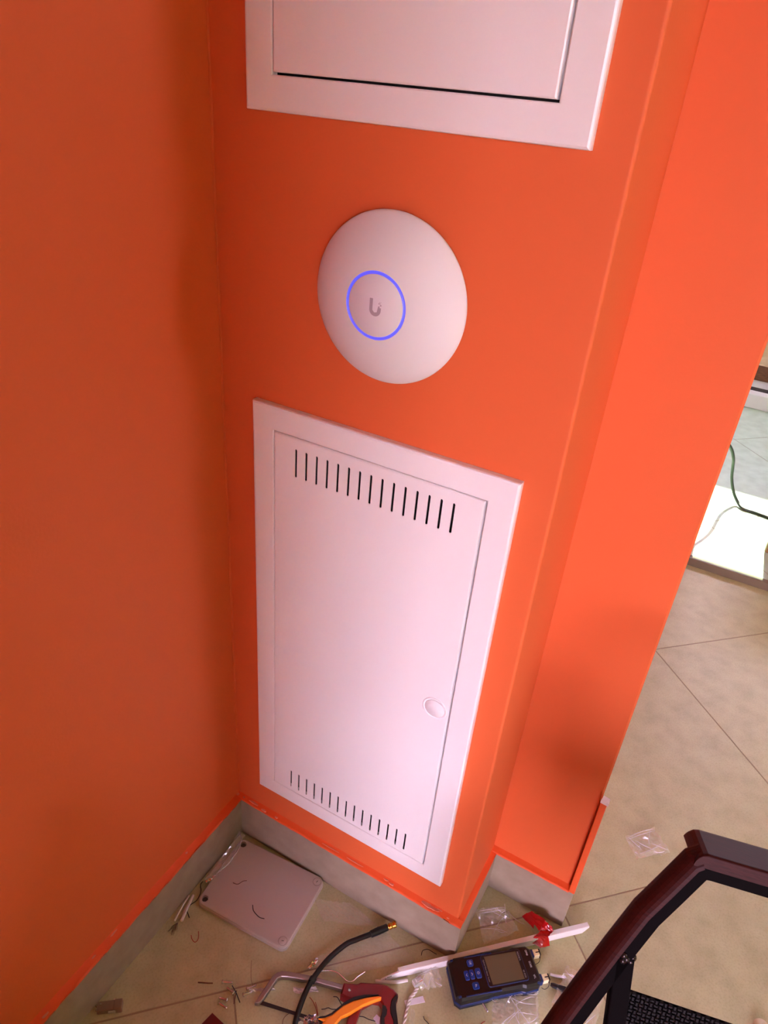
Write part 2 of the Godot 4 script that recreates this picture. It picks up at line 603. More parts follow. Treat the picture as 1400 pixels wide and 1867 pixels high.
func build_far_end() -> void:
	# the raised floor of the sunlit room beyond
	var st := mb()
	cbox(st, Vector3(-1.2, -0.1, -4.6), Vector3(3.5, 0.0286, -1.737), 0.001)
	var f := struct("floor_sunroom", st, mats.grout)
	tiles_in(pv([-1.2, -4.45, 3.5, -4.45, 3.5, -1.7565, 0.691, -1.7565, 0.691, -1.901, -1.2, -1.901]), 0.03, f, 0.0012, Vector2(-2.313, 3.716), "pale_tile")
	st = mb()
	cbox(st, Vector3(0.69, -0.001, -1.756), Vector3(3.5, 0.0305, -1.732), 0.001)
	struct("trim_step", st, mats.step_edge)
	# white bottom track across the far side
	st = mb()
	cbox(st, Vector3(-1.2, 0.03, -3.612), Vector3(3.5, 0.11, -3.54), 0.003)
	cbox(st, Vector3(-1.2, 0.03, -3.812), Vector3(3.5, 0.11, -3.672), 0.003)
	var d := struct("trim_track", st, mats.frame_white)
	st = mb()
	cbox(st, Vector3(-1.2, 0.03, -3.672), Vector3(3.5, 0.1108, -3.612), 0.002)
	obj("gasket", st, mats.gasket_black, d)
	# wooden bench behind it
	var bn := thing("bench", "low wooden bench with pale top and brown front behind the white track", "bench", Vector3(2.1, 0.03, -4.1))
	st = mb()
	cbox(st, Vector3(-3.28, 0.0, -0.22), Vector3(1.38, 0.165, 0.285), 0.003)
	obj("front_board", st, mats.brown_wood, bn)
	st = mb()
	cbox(st, Vector3(-3.28, 0.1655, -0.28), Vector3(1.38, 0.176, 0.288), 0.003)
	obj("seat_top", st, mats.pine_top, bn)
	# far wall with a high window through which the sun comes, and the room's ceiling
	st = mb()
	cbox(st, Vector3(-1.35, -0.1, -4.6), Vector3(3.65, 2.2, -4.45))
	cbox(st, Vector3(-1.35, 3.062, -4.6), Vector3(3.65, 3.2, -4.45))
	cbox(st, Vector3(-1.35, 2.2, -4.6), Vector3(0.2, 3.062, -4.45))
	cbox(st, Vector3(1.7, 2.2, -4.6), Vector3(3.65, 3.062, -4.45))
	struct("wall_far", st, mats.white_paint)
	st = mb()
	cbox(st, Vector3(-1.35, 3.2, -4.6), Vector3(3.65, 3.3, -1.7))
	struct("ceiling_sunroom", st, mats.white_paint)
	st = mb()
	cbox(st, Vector3(0.525, 2.8, -1.9), Vector3(3.65, 3.2, -1.75))
	cbox(st, Vector3(0.525, 2.7, -1.9), Vector3(0.69, 2.8, -1.75))
	cbox(st, Vector3(-1.35, 0, -1.9), Vector3(0.525, 3.2, -1.75))
	cbox(st, Vector3(-1.35, 0, -4.6), Vector3(-1.2, 3.2, -1.9))
	cbox(st, Vector3(3.5, 2.7, -4.6), Vector3(3.65, 3.2, -1.9))
	struct("wall_upper", st, mats.white_paint)
	# cord hanging down to the sunlit floor
	st = mb()
	var cp := pts([1.1251, 0.036, -2.182, 1.0029, 0.036, -2.231, 0.9191, 0.036, -2.2418, 0.8655, 0.036, -2.25, 0.8198, 0.037, -2.2521, 0.7916, 0.048, -2.2804, 0.7641, 0.09, -2.2725, 0.7403, 0.15, -2.2608, 0.7279, 0.215, -2.231, 0.7196, 0.26, -2.2004, 0.6994, 0.31, -2.1695, 0.6583, 0.37, -2.1047, 0.5986, 0.44, -1.9788])
	tube(st, curve(cp, 6), 0.0062, 8)
	tag(obj("power_cord", st, mats.black_rubber), "black cord trailing over the bright floor beyond the step", "cord")
	# leg of a wooden stool at the frame's right edge
	var sl := thing("stool", "dark wooden stool standing on the bright raised floor at the right edge", "stool", Vector3(1.068, 0.03, -2.285))
	for sx in [-1, 1]:
		for sz in [-1, 1]:
			st = mb()
			rbox(st, Vector3(0.045, 0.43, 0.045), 0.004, Transform3D(Basis.IDENTITY, Vector3(sx * 0.115, 0.215, sz * 0.315)))
			obj("leg", st, mats.brown_wood, sl)
	st = mb()
	rbox(st, Vector3(0.29, 0.03, 0.70), 0.006, Transform3D(Basis.IDENTITY, Vector3(0, 0.445, 0)))
	obj("seat", st, mats.brown_wood, sl)

# ---------------------------------------------------------------- access panels
func ring_frame(st: SurfaceTool, o: Rect2, i: Rect2, z0: float, z1: float, b: float) -> void:
	st.set_smooth_group(-1)
	var oc := [o.position, Vector2(o.end.x, o.position.y), o.end, Vector2(o.position.x, o.end.y)]
	var ic := [i.position, Vector2(i.end.x, i.position.y), i.end, Vector2(i.position.x, i.end.y)]
	var ob := o.grow(-b)
	var ib := i.grow(0.0012)
	var obc := [ob.position, Vector2(ob.end.x, ob.position.y), ob.end, Vector2(ob.position.x, ob.end.y)]
	var ibc := [ib.position, Vector2(ib.end.x, ib.position.y), ib.end, Vector2(ib.position.x, ib.end.y)]
	for k in 4:
		var j := (k + 1) % 4
		var f := func(p: Vector2, z: float) -> Vector3: return Vector3(p.x, p.y, z)
		quad(st, f.call(oc[k], z0), f.call(oc[j], z0), f.call(oc[j], z1 - b), f.call(oc[k], z1 - b))
		# rounded shoulder in two facets
		var mk: Vector2 = oc[k].lerp(obc[k], 0.3)
		var mj: Vector2 = oc[j].lerp(obc[j], 0.3)
		quad(st, f.call(oc[k], z1 - b), f.call(oc[j], z1 - b), f.call(mj, z1 - b * 0.3), f.call(mk, z1 - b * 0.3))
		quad(st, f.call(mk, z1 - b * 0.3), f.call(mj, z1 - b * 0.3), f.call(obc[j], z1), f.call(obc[k], z1))
		quad(st, f.call(obc[k], z1), f.call(obc[j], z1), f.call(ibc[j], z1), f.call(ibc[k], z1))
		quad(st, f.call(ibc[k], z1), f.call(ibc[j], z1), f.call(ic[j], z1 - 0.0012), f.call(ic[k], z1 - 0.0012))
		quad(st, f.call(ic[k], z1 - 0.0012), f.call(ic[j], z1 - 0.0012), f.call(ic[j], z0), f.call(ic[k], z0))

func door_leaf(st: SurfaceTool, r: Rect2, z0: float, z1: float, b: float, slots: Array) -> void:
	st.set_smooth_group(-1)
	var f := func(x: float, y: float, z: float) -> Vector3: return Vector3(x, y, z)
	var oc := [r.position, Vector2(r.end.x, r.position.y), r.end, Vector2(r.position.x, r.end.y)]
	var n := r.grow(-b)
	var nc := [n.position, Vector2(n.end.x, n.position.y), n.end, Vector2(n.position.x, n.end.y)]
	for k in 4:
		var j := (k + 1) % 4
		var a: Vector2 = oc[k]
		var c: Vector2 = oc[j]
		var mk: Vector2 = oc[k].lerp(nc[k], 0.3)
		var mj: Vector2 = oc[j].lerp(nc[j], 0.3)
		quad(st, f.call(a.x, a.y, z0), f.call(c.x, c.y, z0), f.call(c.x, c.y, z1 - b), f.call(a.x, a.y, z1 - b))
		quad(st, f.call(a.x, a.y, z1 - b), f.call(c.x, c.y, z1 - b), f.call(mj.x, mj.y, z1 - b * 0.3), f.call(mk.x, mk.y, z1 - b * 0.3))
		quad(st, f.call(mk.x, mk.y, z1 - b * 0.3), f.call(mj.x, mj.y, z1 - b * 0.3), f.call(nc[j].x, nc[j].y, z1), f.call(nc[k].x, nc[k].y, z1))
	var ys := [n.position.y]
	for s in slots:
		ys.append_array([s[0], s[1]])
	ys.append(n.end.y)
	for q in ys.size() - 1:
		if q % 2 == 0:
			quad(st, f.call(n.position.x, ys[q], z1), f.call(n.end.x, ys[q], z1), f.call(n.end.x, ys[q + 1], z1), f.call(n.position.x, ys[q + 1], z1))
			continue
		var s: Array = slots[(q - 1) / 2]
		var x0 := n.position.x
		for k in 16:
			var cx: float = lerpf(s[2], s[3], k / 14.0)
			var w: float = s[4] * 0.5
			var x1 := cx - w if k < 15 else n.end.x
			quad(st, f.call(x0, ys[q], z1), f.call(x1, ys[q], z1), f.call(x1, ys[q + 1], z1), f.call(x0, ys[q + 1], z1))
			if k < 15:
				var xa := cx - w
				var xb := cx + w
				var ya: float = ys[q]
				var yb: float = ys[q + 1]
				var zb := z1 - 0.0015
				quad(st, f.call(xa, ya, z1), f.call(xa, yb, z1), f.call(xa, yb, zb), f.call(xa, ya, zb))
				quad(st, f.call(xb, yb, z1), f.call(xb, ya, z1), f.call(xb, ya, zb), f.call(xb, yb, zb))
				quad(st, f.call(xb, ya, z1), f.call(xa, ya, z1), f.call(xa, ya, zb), f.call(xb, ya, zb))
				quad(st, f.call(xa, yb, z1), f.call(xb, yb, z1), f.call(xb, yb, zb), f.call(xa, yb, zb))
				# rounded ends
				for c in [[xa, ya, 1, 1], [xb, ya, -1, 1], [xa, yb, 1, -1], [xb, yb, -1, -1]]:
					face(st, [f.call(c[0], c[1], z1), f.call(c[0] + c[2] * w * 0.7, c[1], z1), f.call(c[0], c[1] + c[3] * w * 0.9, z1)], Vector3(c[0], c[1], z1 - 1))
				x0 = xb

func access_panel(label: String, o: Rect2, lower: bool) -> void:
	var t := thing("access_hatch", label, "access hatch", Vector3(o.position.x, o.position.y, 0))
	var off := Vector2(o.position)
	var i := Rect2(Vector2(0.0385, 0.0375), o.size - Vector2(0.077, 0.075))
	var st := mb()
	ring_frame(st, Rect2(Vector2.ZERO, o.size), i, 0.0002, 0.012, 0.0032)
	obj("frame", st, mats.panel_enamel, t)
	st = mb()
	cbox(st, Vector3(0.03, 0.03, 0.0002), Vector3(o.size.x - 0.03, o.size.y - 0.03, 0.0012))
	obj("back_plate", st, mats.panel_inside, t)
	var g := 0.0012
	st = mb()
	# the stop inside the frame, left open along the bottom of the upper panel
	var lip := 0.006
	var y0 := i.position.y + (0.016 if not lower else 0.0)
	cbox(st, Vector3(i.position.x, y0, 0.0014), Vector3(i.position.x + lip, i.end.y, 0.0085))
	cbox(st, Vector3(i.end.x - lip, y0, 0.0014), Vector3(i.end.x, i.end.y, 0.0045))
	cbox(st, Vector3(i.position.x + lip, i.end.y - lip, 0.0014), Vector3(i.end.x - lip, i.end.y, 0.0085))
	if lower:
		cbox(st, Vector3(i.position.x + lip, i.position.y, 0.0014), Vector3(i.end.x - lip, i.position.y + lip, 0.0085))
	obj("door_stop", st, mats.panel_enamel, t)
	var d := Rect2(i.position + Vector2(g, g if lower else 0.0026), i.size - Vector2(g + 0.0028, g + (g if lower else 0.0026)))
	st = mb()
	var slots := []
	if lower:
		slots = [[0.2482 - off.y, 0.2948 - off.y, 0.1448 - off.x, 0.3994 - off.x, 0.0034], [0.9490 - off.y, 0.9958 - off.y, 0.1444 - off.x, 0.3985 - off.x, 0.0038]]
	door_leaf(st, d, 0.0016 if not lower else 0.009, 0.0124, 0.0022, slots)
	obj("door", st, mats.panel_enamel, t)
	if lower:
		st = mb()
		var xf := Transform3D(Basis(Vector3.RIGHT, PI / 2), Vector3(0.4165 - off.x, 0.6262 - off.y, 0.0124))
		lathe(st, [Vector2(0.0212, -0.0002), Vector2(0.0212, 0.0010), Vector2(0.0203, 0.0016), Vector2(0.0186, 0.0016), Vector2(0.0176, 0.0010), Vector2(0.0174, -0.0002)], 40, xf)
		var lk := obj("lock_rim", st, mats.panel_enamel, t)
		st = mb()
		lathe(st, [Vector2(0.0168, -0.0002), Vector2(0.0168, 0.0012), Vector2(0.0162, 0.0018), Vector2(0.0, 0.0018)], 40, xf)
		obj("lock_button", st, mats.panel_enamel, lk)

func build_access_panels() -> void:
	access_panel("white metal access hatch with vent slots and round latch, above the skirting", Rect2(0.0647, 0.1978, 0.4166, 0.8542), true)
	access_panel("plain white metal access hatch near the top, without slots or latch", Rect2(0.0637, 1.4234, 0.4187, 0.8542), false)

func build_access_point() -> void:
	var t := thing("access_point", "round white dome with glowing blue ring on the orange wall", "access point", Vector3(0.2775, 1.2384, 0))
	var turn := Transform3D(Basis(Vector3.RIGHT, PI / 2), Vector3.ZERO)
	var st := mb()
	lathe(st, [Vector2(0.078, 0.0002), Vector2(0.084, 0.0002), Vector2(0.090, 0.0125)], 96, turn)
	obj("base", st, mats.ap_gap, t)
	st = mb()
	var prof := [Vector2(0.088, 0.0125), Vector2(0.1005, 0.0120), Vector2(0.1027, 0.0130), Vector2(0.103, 0.0145)]
	for k in range(1, 21):
		var r := lerpf(0.103, 0.0402, pow(k / 20.0, 1.3))
		prof.append(Vector2(r, 0.0145 + 0.0315 * pow(1.0 - pow((r) / 0.103, 2.3), 0.86) / pow(1.0 - pow(0.0402 / 0.103, 2.3), 0.86)))
	lathe(st, prof, 128, turn)
	obj("dome", st, mats.ap_plastic, t)
	st = mb()
	lathe(st, [Vector2(0.0402, 0.0460), Vector2(0.0396, 0.0446), Vector2(0.0372, 0.0446), Vector2(0.0365, 0.0462)], 96, turn)
	obj("led_ring", st, mats.led_blue, t)
	st = mb()
	lathe(st, [Vector2(0.0366, 0.0440), Vector2(0.0366, 0.0462), Vector2(0.0361, 0.0466), Vector2(0.0, 0.0466)], 96, turn)
	var disc := obj("centre_disc", st, mats.ap_plastic, t)
	# printed emblem: a letter U whose right arm breaks into small squares
	st = mb()
	var flat := Transform3D(Basis(Vector3(1, 0, 0), Vector3(0, 0, 1), Vector3(0, 1, 0)), Vector3(0, 0, 0.0466))
	var u := PackedVector2Array()
	var c := Vector2(0.0002, -0.0040)
	u.append(Vector2(-0.0076, 0.0086))
	for k in 13:
		var a := PI + PI * k / 12.0
		u.append(c + Vector2(cos(a) * 0.0078, sin(a) * 0.0078))
	u.append_array(PackedVector2Array([Vector2(0.0080, -0.0010), Vector2(0.0062, -0.0010), Vector2(0.0062, 0.0008), Vector2(0.0042, 0.0008)]))
	for k in 13:
		var a := TAU - PI * k / 12.0
		u.append(c + Vector2(cos(a) * 0.0036, sin(a) * 0.0036))
	u.append(Vector2(-0.0034, 0.0086))
	prism_up(st, u, flat)
	for q in [[0.0064, 0.0012, 0.0016], [0.0043, 0.0030, 0.0014], [0.0062, 0.0034, 0.0010], [0.0076, 0.0016, 0.0010], [0.0052, 0.0048, 0.0009], [0.0070, 0.0052, 0.0008]]:
		prism_up(st, pv([q[0], q[1], q[0] + q[2], q[1], q[0] + q[2], q[1] + q[2], q[0], q[1] + q[2]]), flat)
	obj("emblem", st, mats.ap_print, disc)
	var l := OmniLight3D.new()
	l.name = "led_ring_light"
	l.position = Vector3(0.2775, 1.2384, 0.056)
	l.light_color = Color(0.25, 0.30, 1.0)
	l.light_energy = 0.00001
	l.light_size = 0.03
	l.omni_range = 6.0
	l.omni_attenuation = 2.0
	l.shadow_enabled = true
	add_child(l)

# thin flat print raised a hair above the surface
func prism_up(st: SurfaceTool, poly: PackedVector2Array, xf: Transform3D) -> void:
	st.set_smooth_group(-1)
	var t := Geometry2D.triangulate_polygon(poly)
	var away := xf * Vector3(0, -1, 0)
	for i in range(0, t.size(), 3):
		var p := []
		for k in 3:
			p.append(xf * Vector3(poly[t[i + k]].x, 0.00012, poly[t[i + k]].y))
		face(st, p, away)

# ---------------------------------------------------------------- chair
var c_o := Vector3(0.7844, 0.85, 0.2165)
var c_x := Vector3(0.974, 0, -0.226).normalized()
var c_y := Vector3(0.0949, -0.906, 0.409).normalized()

func cw(a: float, b: float, d: float) -> Vector3:
	return c_o + c_x * a + c_y * b + c_x.cross(c_y).normalized() * d

# a bar of rectangular section swept along a line in the plane of the backrest
func back_bar(st: SurfaceTool, path: PackedVector2Array, u0: float, u1: float, d0: float, d1: float, round_front: float, round_back: float, first := 0, last := -1, shrink := []) -> void:
	var prof := []
	var r := round_front
	for k in 8:
		var a := PI / 2 * k / 7.0
		prof.append(Vector2(u1 - r + r * sin(a), d0 + r - r * cos(a)))
	r = round_back
	for k in 6:
		var a := PI / 2 * k / 5.0
		prof.append(Vector2(u1 - r + r * cos(a), d1 - r + r * sin(a)))
	prof.append(Vector2(u0, d1))
	prof.append(Vector2(u0, d0))
	var n := path.size()
	var rows := []
	for i in n:
		var e0 := (path[i] - path[maxi(i - 1, 0)]).normalized()
		var e1 := (path[mini(i + 1, n - 1)] - path[i]).normalized()
		if i == 0:
			e0 = e1
		if i == n - 1:
			e1 = e0
		var m := Vector2(e0.y, -e0.x) + Vector2(e1.y, -e1.x)
		m = m / maxf(m.length_squared() * 0.5, 0.3)
		var row := []
		for q in prof:
			var k: float = shrink[i] if shrink.size() else 1.0
			var p: Vector2 = path[i] + m * q.x * k
			row.append(cw(p.x, p.y, q.y))
		rows.append(row)
	st.set_smooth_group(-1)
	if last < 0:
		last = n - 1
	for i in range(first, last):
		var mid := Vector3.ZERO
		for q in rows[i]:
			mid += q
		for q in rows[i + 1]:
			mid += q
		mid /= rows[i].size() * 2.0
		for k in prof.size():
			var j := (k + 1) % prof.size()
			face(st, [rows[i][k], rows[i][j], rows[i + 1][j], rows[i + 1][k]], mid)
	for e in [first, last]:
		var q := []
		for k in prof.size():
			q.append(rows[e][k])
		face(st, q, rows[e + 1 if e == first else e - 1][0])

func build_chair() -> void:
	var t := thing("armchair", "dark wood-trimmed armchair with a black woven back, at the lower right", "chair")
	var w := 0.44
	var rail := PackedVector2Array([Vector2(w * 0.5, 0.0365), Vector2(0.022, 0.0365), Vector2(0.014, 0.0375), Vector2(0.009, 0.0415)])
	var side := PackedVector2Array([Vector2(0.009, 0.0415), Vector2(-0.0083, 0.0755), Vector2(-0.0248, 0.1072), Vector2(-0.0432, 0.1560), Vector2(-0.0600, 0.2030), Vector2(-0.0746, 0.2450), Vector2(-0.092, 0.30), Vector2(-0.108, 0.36), Vector2(-0.118, 0.42)])
	for flip in [false, true]:
		var a := PackedVector2Array()
		var b := PackedVector2Array()
		for p in rail:
			a.append(Vector2(w - p.x, p.y) if flip else p)
		for p in side:
			b.append(Vector2(w - p.x, p.y) if flip else p)
		if flip:
			a.reverse()
			b.reverse()
		var both := PackedVector2Array()
		if flip:
			both.append_array(b)
			both.append_array(a.slice(1))
		else:
			both.append_array(a)
			both.append_array(b.slice(1))
		both = rev(both)
		var n := both.size()
		var na := a.size() - 1
		var cut := na if flip else n - 1 - na
		var st := mb()
		var straight := PackedVector2Array()
		var sh := [0.1, 0.38, 0.66, 0.90, 1.0, 1.0]
		for x in [0.0030, 0.0040, 0.0060, 0.0095, 0.014, w * 0.5]:
			straight.append(Vector2(w - x if flip else x, 0.0365))
		if flip:
			straight.reverse()
			sh.reverse()
		back_bar(st, straight, 0.0, 0.0150, 0.0, 0.058, 0.003, 0.010, 0, -1, sh)
		obj("top_rail", st, mats.chair_wood, t)
		st = mb()
		back_bar(st, both, 0.0, 0.0165, -0.001, 0.024, 0.0165, 0.008, cut - 1 if flip else 0, n - 1 if flip else cut + 1)
		obj("stile", st, mats.chair_wood, t)
		st = mb()
		back_bar(st, both, -0.0125, 0.0, 0.003, 0.026, 0.001, 0.001)
		obj("metal_frame", st, mats.chair_frame, t)
		st = mb()
		var s := -1.0 if flip else 1.0
		var o := w if flip else 0.0
		back_bar(st, rev(PackedVector2Array([Vector2(o + s * -0.0375, 0.158), Vector2(o + s * -0.0305, 0.2297), Vector2(o + s * -0.012, 0.42)])) if not flip else PackedVector2Array([Vector2(o + s * -0.0375, 0.158), Vector2(o + s * -0.0305, 0.2297), Vector2(o + s * -0.012, 0.42)]), -0.010, 0.010, 0.003, 0.022, 0.003, 0.003)
		obj("back_post", st, mats.chair_frame, t)
		st = mb()
		var rng := RandomNumberGenerator.new()
		rng.seed = 8
		for k in 7:
			var c := cw(o + s * (-0.0345 + rng.randf_range(-0.006, 0.006)), 0.1575 + rng.randf_range(-0.003, 0.004), 0.004 + rng.randf_range(-0.001, 0.008))
			lathe(st, [Vector2(0.0, -0.004), Vector2(0.003, -0.003), Vector2(0.0045, 0.0), Vector2(0.003, 0.003), Vector2(0.0, 0.004)], 10, Transform3D(Basis(Vector3(1, 0.3, 0).normalized(), rng.randf() * 3.0), c))
		obj("weld", st, mats.weld, t)
		# legs, arms and seat rails, below the picture
		st = mb()
		var f0 := cw(o + s * -0.118, 0.42, 0.012)
		tube(st, pts([f0.x, f0.y, f0.z, f0.x, 0.25, f0.z - 0.02, f0.x, 0.0, f0.z - 0.10]), 0.013, 10)
		obj("rear_leg", st, mats.chair_frame, t)
		st = mb()
		var f1 := f0 + Vector3(0.105, 0.0, 0.45)
		tube(st, pts([f0.x, 0.44, f0.z, f1.x, 0.43, f1.z, f1.x, 0.2, f1.z + 0.01, f1.x, 0.0, f1.z + 0.02]), 0.013, 10)
		obj("front_leg", st, mats.chair_frame, t)
	# woven panel of the back: flat strands over and under each other
	var st := mb()
	weave(st, Vector2(-0.0262, 0.1935), Vector2(w + 0.0262, 0.42))
	var wv := obj("woven_back", st, mats.chair_weave, t)
	wv.set_meta("kind", "stuff")
	st = mb()
	var f0 := cw(-0.10, 0.42, 0.012)
	var f1 := cw(w + 0.10, 0.42, 0.012)
	var fw := Vector3(0.105, -0.01, 0.45)
	st.set_smooth_group(-1)
	for q in [[0.0, 0.015], [-0.012, 0.0]]:
		quad(st, f0 + Vector3(0, q[1], 0), f0 + fw + Vector3(0, q[1], 0), f1 + fw + Vector3(0, q[1], 0), f1 + Vector3(0, q[1], 0))
	obj("seat", st, mats.chair_weave, t)

func rev(p: PackedVector2Array) -> PackedVector2Array:
	var r := p.duplicate()
	r.reverse()
	return r

func weave(st: SurfaceTool, lo: Vector2, hi: Vector2) -> void:
	st.set_smooth_group(-1)
	var s := 0.0046
	var nx := int((hi.x - lo.x) / s)
	var ny := int((hi.y - lo.y) / s)
	# the panel's slanted side edges follow the posts
	for i in nx:
		for j in ny:
			var b := lo.y + (j + 0.5) * s
			var skew := (b - lo.y) * 0.10
			var a := lo.x + (i + 0.5) * s
			if a < lo.x + skew + s * 0.3 or a > hi.x - skew - s * 0.3:
				continue
			var over := (i + j) % 2 == 0
			var hx := s * (0.56 if over else 0.40)
			var hy := s * (0.40 if over else 0.56)
			var z := 0.006
			var e := 0.0012
			var m := cw(a, b, z - 0.0011)
			var g := [cw(a - hx, b - hy, z + (e if over else 0.0)), cw(a + hx, b - hy, z + (e if over else 0.0)), cw(a + hx, b + hy, z + (e if over else 0.0)), cw(a - hx, b + hy, z + (e if over else 0.0))]
			if not over:
				for k in 4:
					g[k] = cw(a + hx * [-1, 1, 1, -1][k], b + hy * [-1, -1, 1, 1][k], z + e)
			# a strand seen as a low hump: two slopes and its top
			var h0: Array
			if over:
				h0 = [cw(a - hx * 0.35, b - hy, z - 0.0011), cw(a + hx * 0.35, b - hy, z - 0.0011), cw(a + hx * 0.35, b + hy, z - 0.0011), cw(a - hx * 0.35, b + hy, z - 0.0011)]
				face(st, [g[0], h0[0], h0[3], g[3]], cw(a, b, 0.02))
				face(st, [h0[1], g[1], g[2], h0[2]], cw(a, b, 0.02))
			else:
				h0 = [cw(a - hx, b - hy * 0.35, z - 0.0011), cw(a + hx, b - hy * 0.35, z - 0.0011), cw(a + hx, b + hy * 0.35, z - 0.0011), cw(a - hx, b + hy * 0.35, z - 0.0011)]
				face(st, [g[0], g[1], h0[1], h0[0]], cw(a, b, 0.02))
				face(st, [h0[3], h0[2], g[2], g[3]], cw(a, b, 0.02))
			face(st, h0, cw(a, b, 0.02))
	# backing so that gaps stay dark
	for d in [0.0078, 0.0100]:
		face(st, [cw(lo.x, lo.y + 0.001, d), cw(hi.x, lo.y + 0.001, d), cw(hi.x - 0.022, hi.y, d), cw(lo.x + 0.022, hi.y, d)], cw(0.2, 0.3, 0.009))

# ---------------------------------------------------------------- tester
func words(parent: Node, called: String, text: String, at: Vector3, right: Vector3, up: Vector3, height: float, m: Material) -> void:
	var f := SystemFont.new()
	f.font_names = PackedStringArray(["Droid Sans"])
	var tm := TextMesh.new()
	tm.text = text
	tm.font = f
	tm.font_size = 32
	tm.pixel_size = height / 24.0
	tm.depth = 0.0003
	tm.curve_step = 2.0
	var o := MeshInstance3D.new()
	o.name = called
	o.mesh = tm
	o.material_override = m
	o.transform = Transform3D(Basis(right, up, right.cross(up)), at)
	parent.add_child(o, true)

func rrect(x0: float, y0: float, x1: float, y1: float, r: float, n := 4) -> PackedVector2Array:
	var p := PackedVector2Array()
	for q in [[x1 - r, y1 - r, 0.0], [x0 + r, y1 - r, 0.5], [x0 + r, y0 + r, 1.0], [x1 - r, y0 + r, 1.5]]:
		for k in n + 1:
			var a: float = PI * (q[2] + 0.5 * k / n)
			p.append(Vector2(q[0] + cos(a) * r, q[1] + sin(a) * r))
	return p

func build_tester() -> void:
	var t := thing("cable_tester", "black and blue handheld cable tester with a grey screen, lying on the floor", "tester", Vector3(0.6152, 0, 0.0061))
	var up := Vector3(0.1228, 0, -0.1074).normalized()
	var right := Vector3(-up.z, 0, up.x)
	t.basis = Basis(right, Vector3.UP, -up)        # local x to its right, y up, z to its foot
	var flat := Transform3D(Basis(Vector3(1, 0, 0), Vector3(0, 1, 0), Vector3(0, 0, -1)), Vector3.ZERO)   # plan (right, towards its head)
	var st := mb()
	prism(st, pv([-0.0375, -0.070, -0.030, -0.0825, 0.030, -0.0845, 0.0385, -0.076, 0.0365, -0.02, 0.0345, -0.012, 0.0345, 0.045, 0.037, 0.052, 0.036, 0.078, 0.028, 0.0855, -0.028, 0.0845, -0.036, 0.077, -0.0375, 0.05, -0.035, 0.042, -0.035, -0.012, -0.0375, -0.02]), 0.001, 0.034, 0.004, flat)
	obj("body", st, mats.black_plastic, t)
	# blue edges of the bumper
	st = mb()
	prism(st, pv([-0.0385, -0.071, -0.0305, -0.0838, 0.0307, -0.0858, 0.0397, -0.0766, 0.0377, -0.02, 0.0357, -0.012, 0.0357, 0.045, 0.038, 0.052, 0.037, 0.0785, 0.0285, 0.0867, -0.0285, 0.0857, -0.037, 0.0775, -0.0387, 0.05, -0.0362, 0.042, -0.0362, -0.012, -0.0387, -0.02]), 0.010, 0.017, 0.0015, flat)
	obj("bumper_edge", st, mats.tester_blue, t)
	for s in [[0.0325, -0.066, 0.0335, 0.004], [-0.0340, -0.050, -0.0330, 0.005]]:
		st = mb()
		prism(st, rrect(s[0] - 0.0006, s[1], s[2] + 0.0006, s[3], 0.0007), 0.030, 0.0352, 0.0004, flat)
		obj("blue_strip", st, mats.tester_blue, t)
	for q in [[0.0315, -0.0775], [0.0325, 0.0775], [-0.0325, -0.0755]]:
		st = mb()
		prism(st, rrect(q[0] - 0.0018, q[1] - 0.0026, q[0] + 0.0018, q[1] + 0.0026, 0.001), 0.031, 0.0347, 0.0006, flat)
		obj("corner_clip", st, mats.tester_blue, t)
	# screen window
	st = mb()
	prism(st, rrect(-0.0320, -0.0195, 0.0262, 0.0615, 0.005), 0.033, 0.0350, 0.0006, flat)
	var bz := obj("screen_bezel", st, mats.tester_blue, t)
	st = mb()
	prism(st, rrect(-0.0308, -0.0183, 0.0250, 0.0603, 0.004), 0.034, 0.0354, 0.0003, flat)
	obj("window_surround", st, mats.black_plastic, t)
	st = mb()
	prism(st, pv([-0.0280, -0.0120, 0.0226, -0.0110, 0.0226, 0.0526, -0.0280, 0.0526]), 0.0345, 0.0358, 0.0001, flat)
	obj("screen", st, mats.screen, t)
	# keys
	var keys := [["key", -0.0218, -0.0418, 0.0062, 0.0062], ["key", -0.0015, -0.0547, 0.0085, 0.0042], ["key", -0.0017, -0.0444, 0.0085, 0.0042], ["key", -0.0019, -0.0317, 0.0090, 0.0052], ["key", 0.0185, -0.0430, 0.0064, 0.0064]]
	var made := []
	for k in keys:
		st = mb()
		prism(st, rrect(k[1] - k[3], k[2] - k[4], k[1] + k[3], k[2] + k[4], minf(k[3], k[4]) * 0.55), 0.033, 0.0362, 0.0008, flat)
		made.append(obj("key", st, mats.tester_key, t))
	var pr: Material = mats.tester_print
	var X := Vector3(1, 0, 0)
	var Y := Vector3(0, 0, -1)
	words(made[0], "key_print", "OK", Vector3(-0.0218, 0.0363, 0.0418), X, Y, 0.0042, pr)
	for c in [[1, -0.0015, -0.0547, -1.0], [2, -0.0017, -0.0444, 1.0]]:
		st = mb()
		tube(st, pts([c[1] - 0.0024, 0.0363, -(c[2] - c[3] * 0.0010), c[1], 0.0363, -(c[2] + c[3] * 0.0013), c[1] + 0.0024, 0.0363, -(c[2] - c[3] * 0.0010)]), 0.00055, 6)
		obj("key_print", st, pr, made[c[0]])
	st = mb()
	var ring: Array[Vector3] = []
	for k in 21:
		var a := 0.5 + (TAU - 1.0) * k / 20.0
		ring.append(Vector3(-0.0019 + sin(a) * 0.0021, 0.0363, 0.0317 - cos(a) * 0.0021))
	tube(st, ring, 0.0004, 6)
	tube(st, pts([-0.0019, 0.0363, 0.0317, -0.0019, 0.0363, 0.0317 - 0.0025]), 0.0004, 6)
	obj("key_print", st, pr, made[3])
	st = mb()
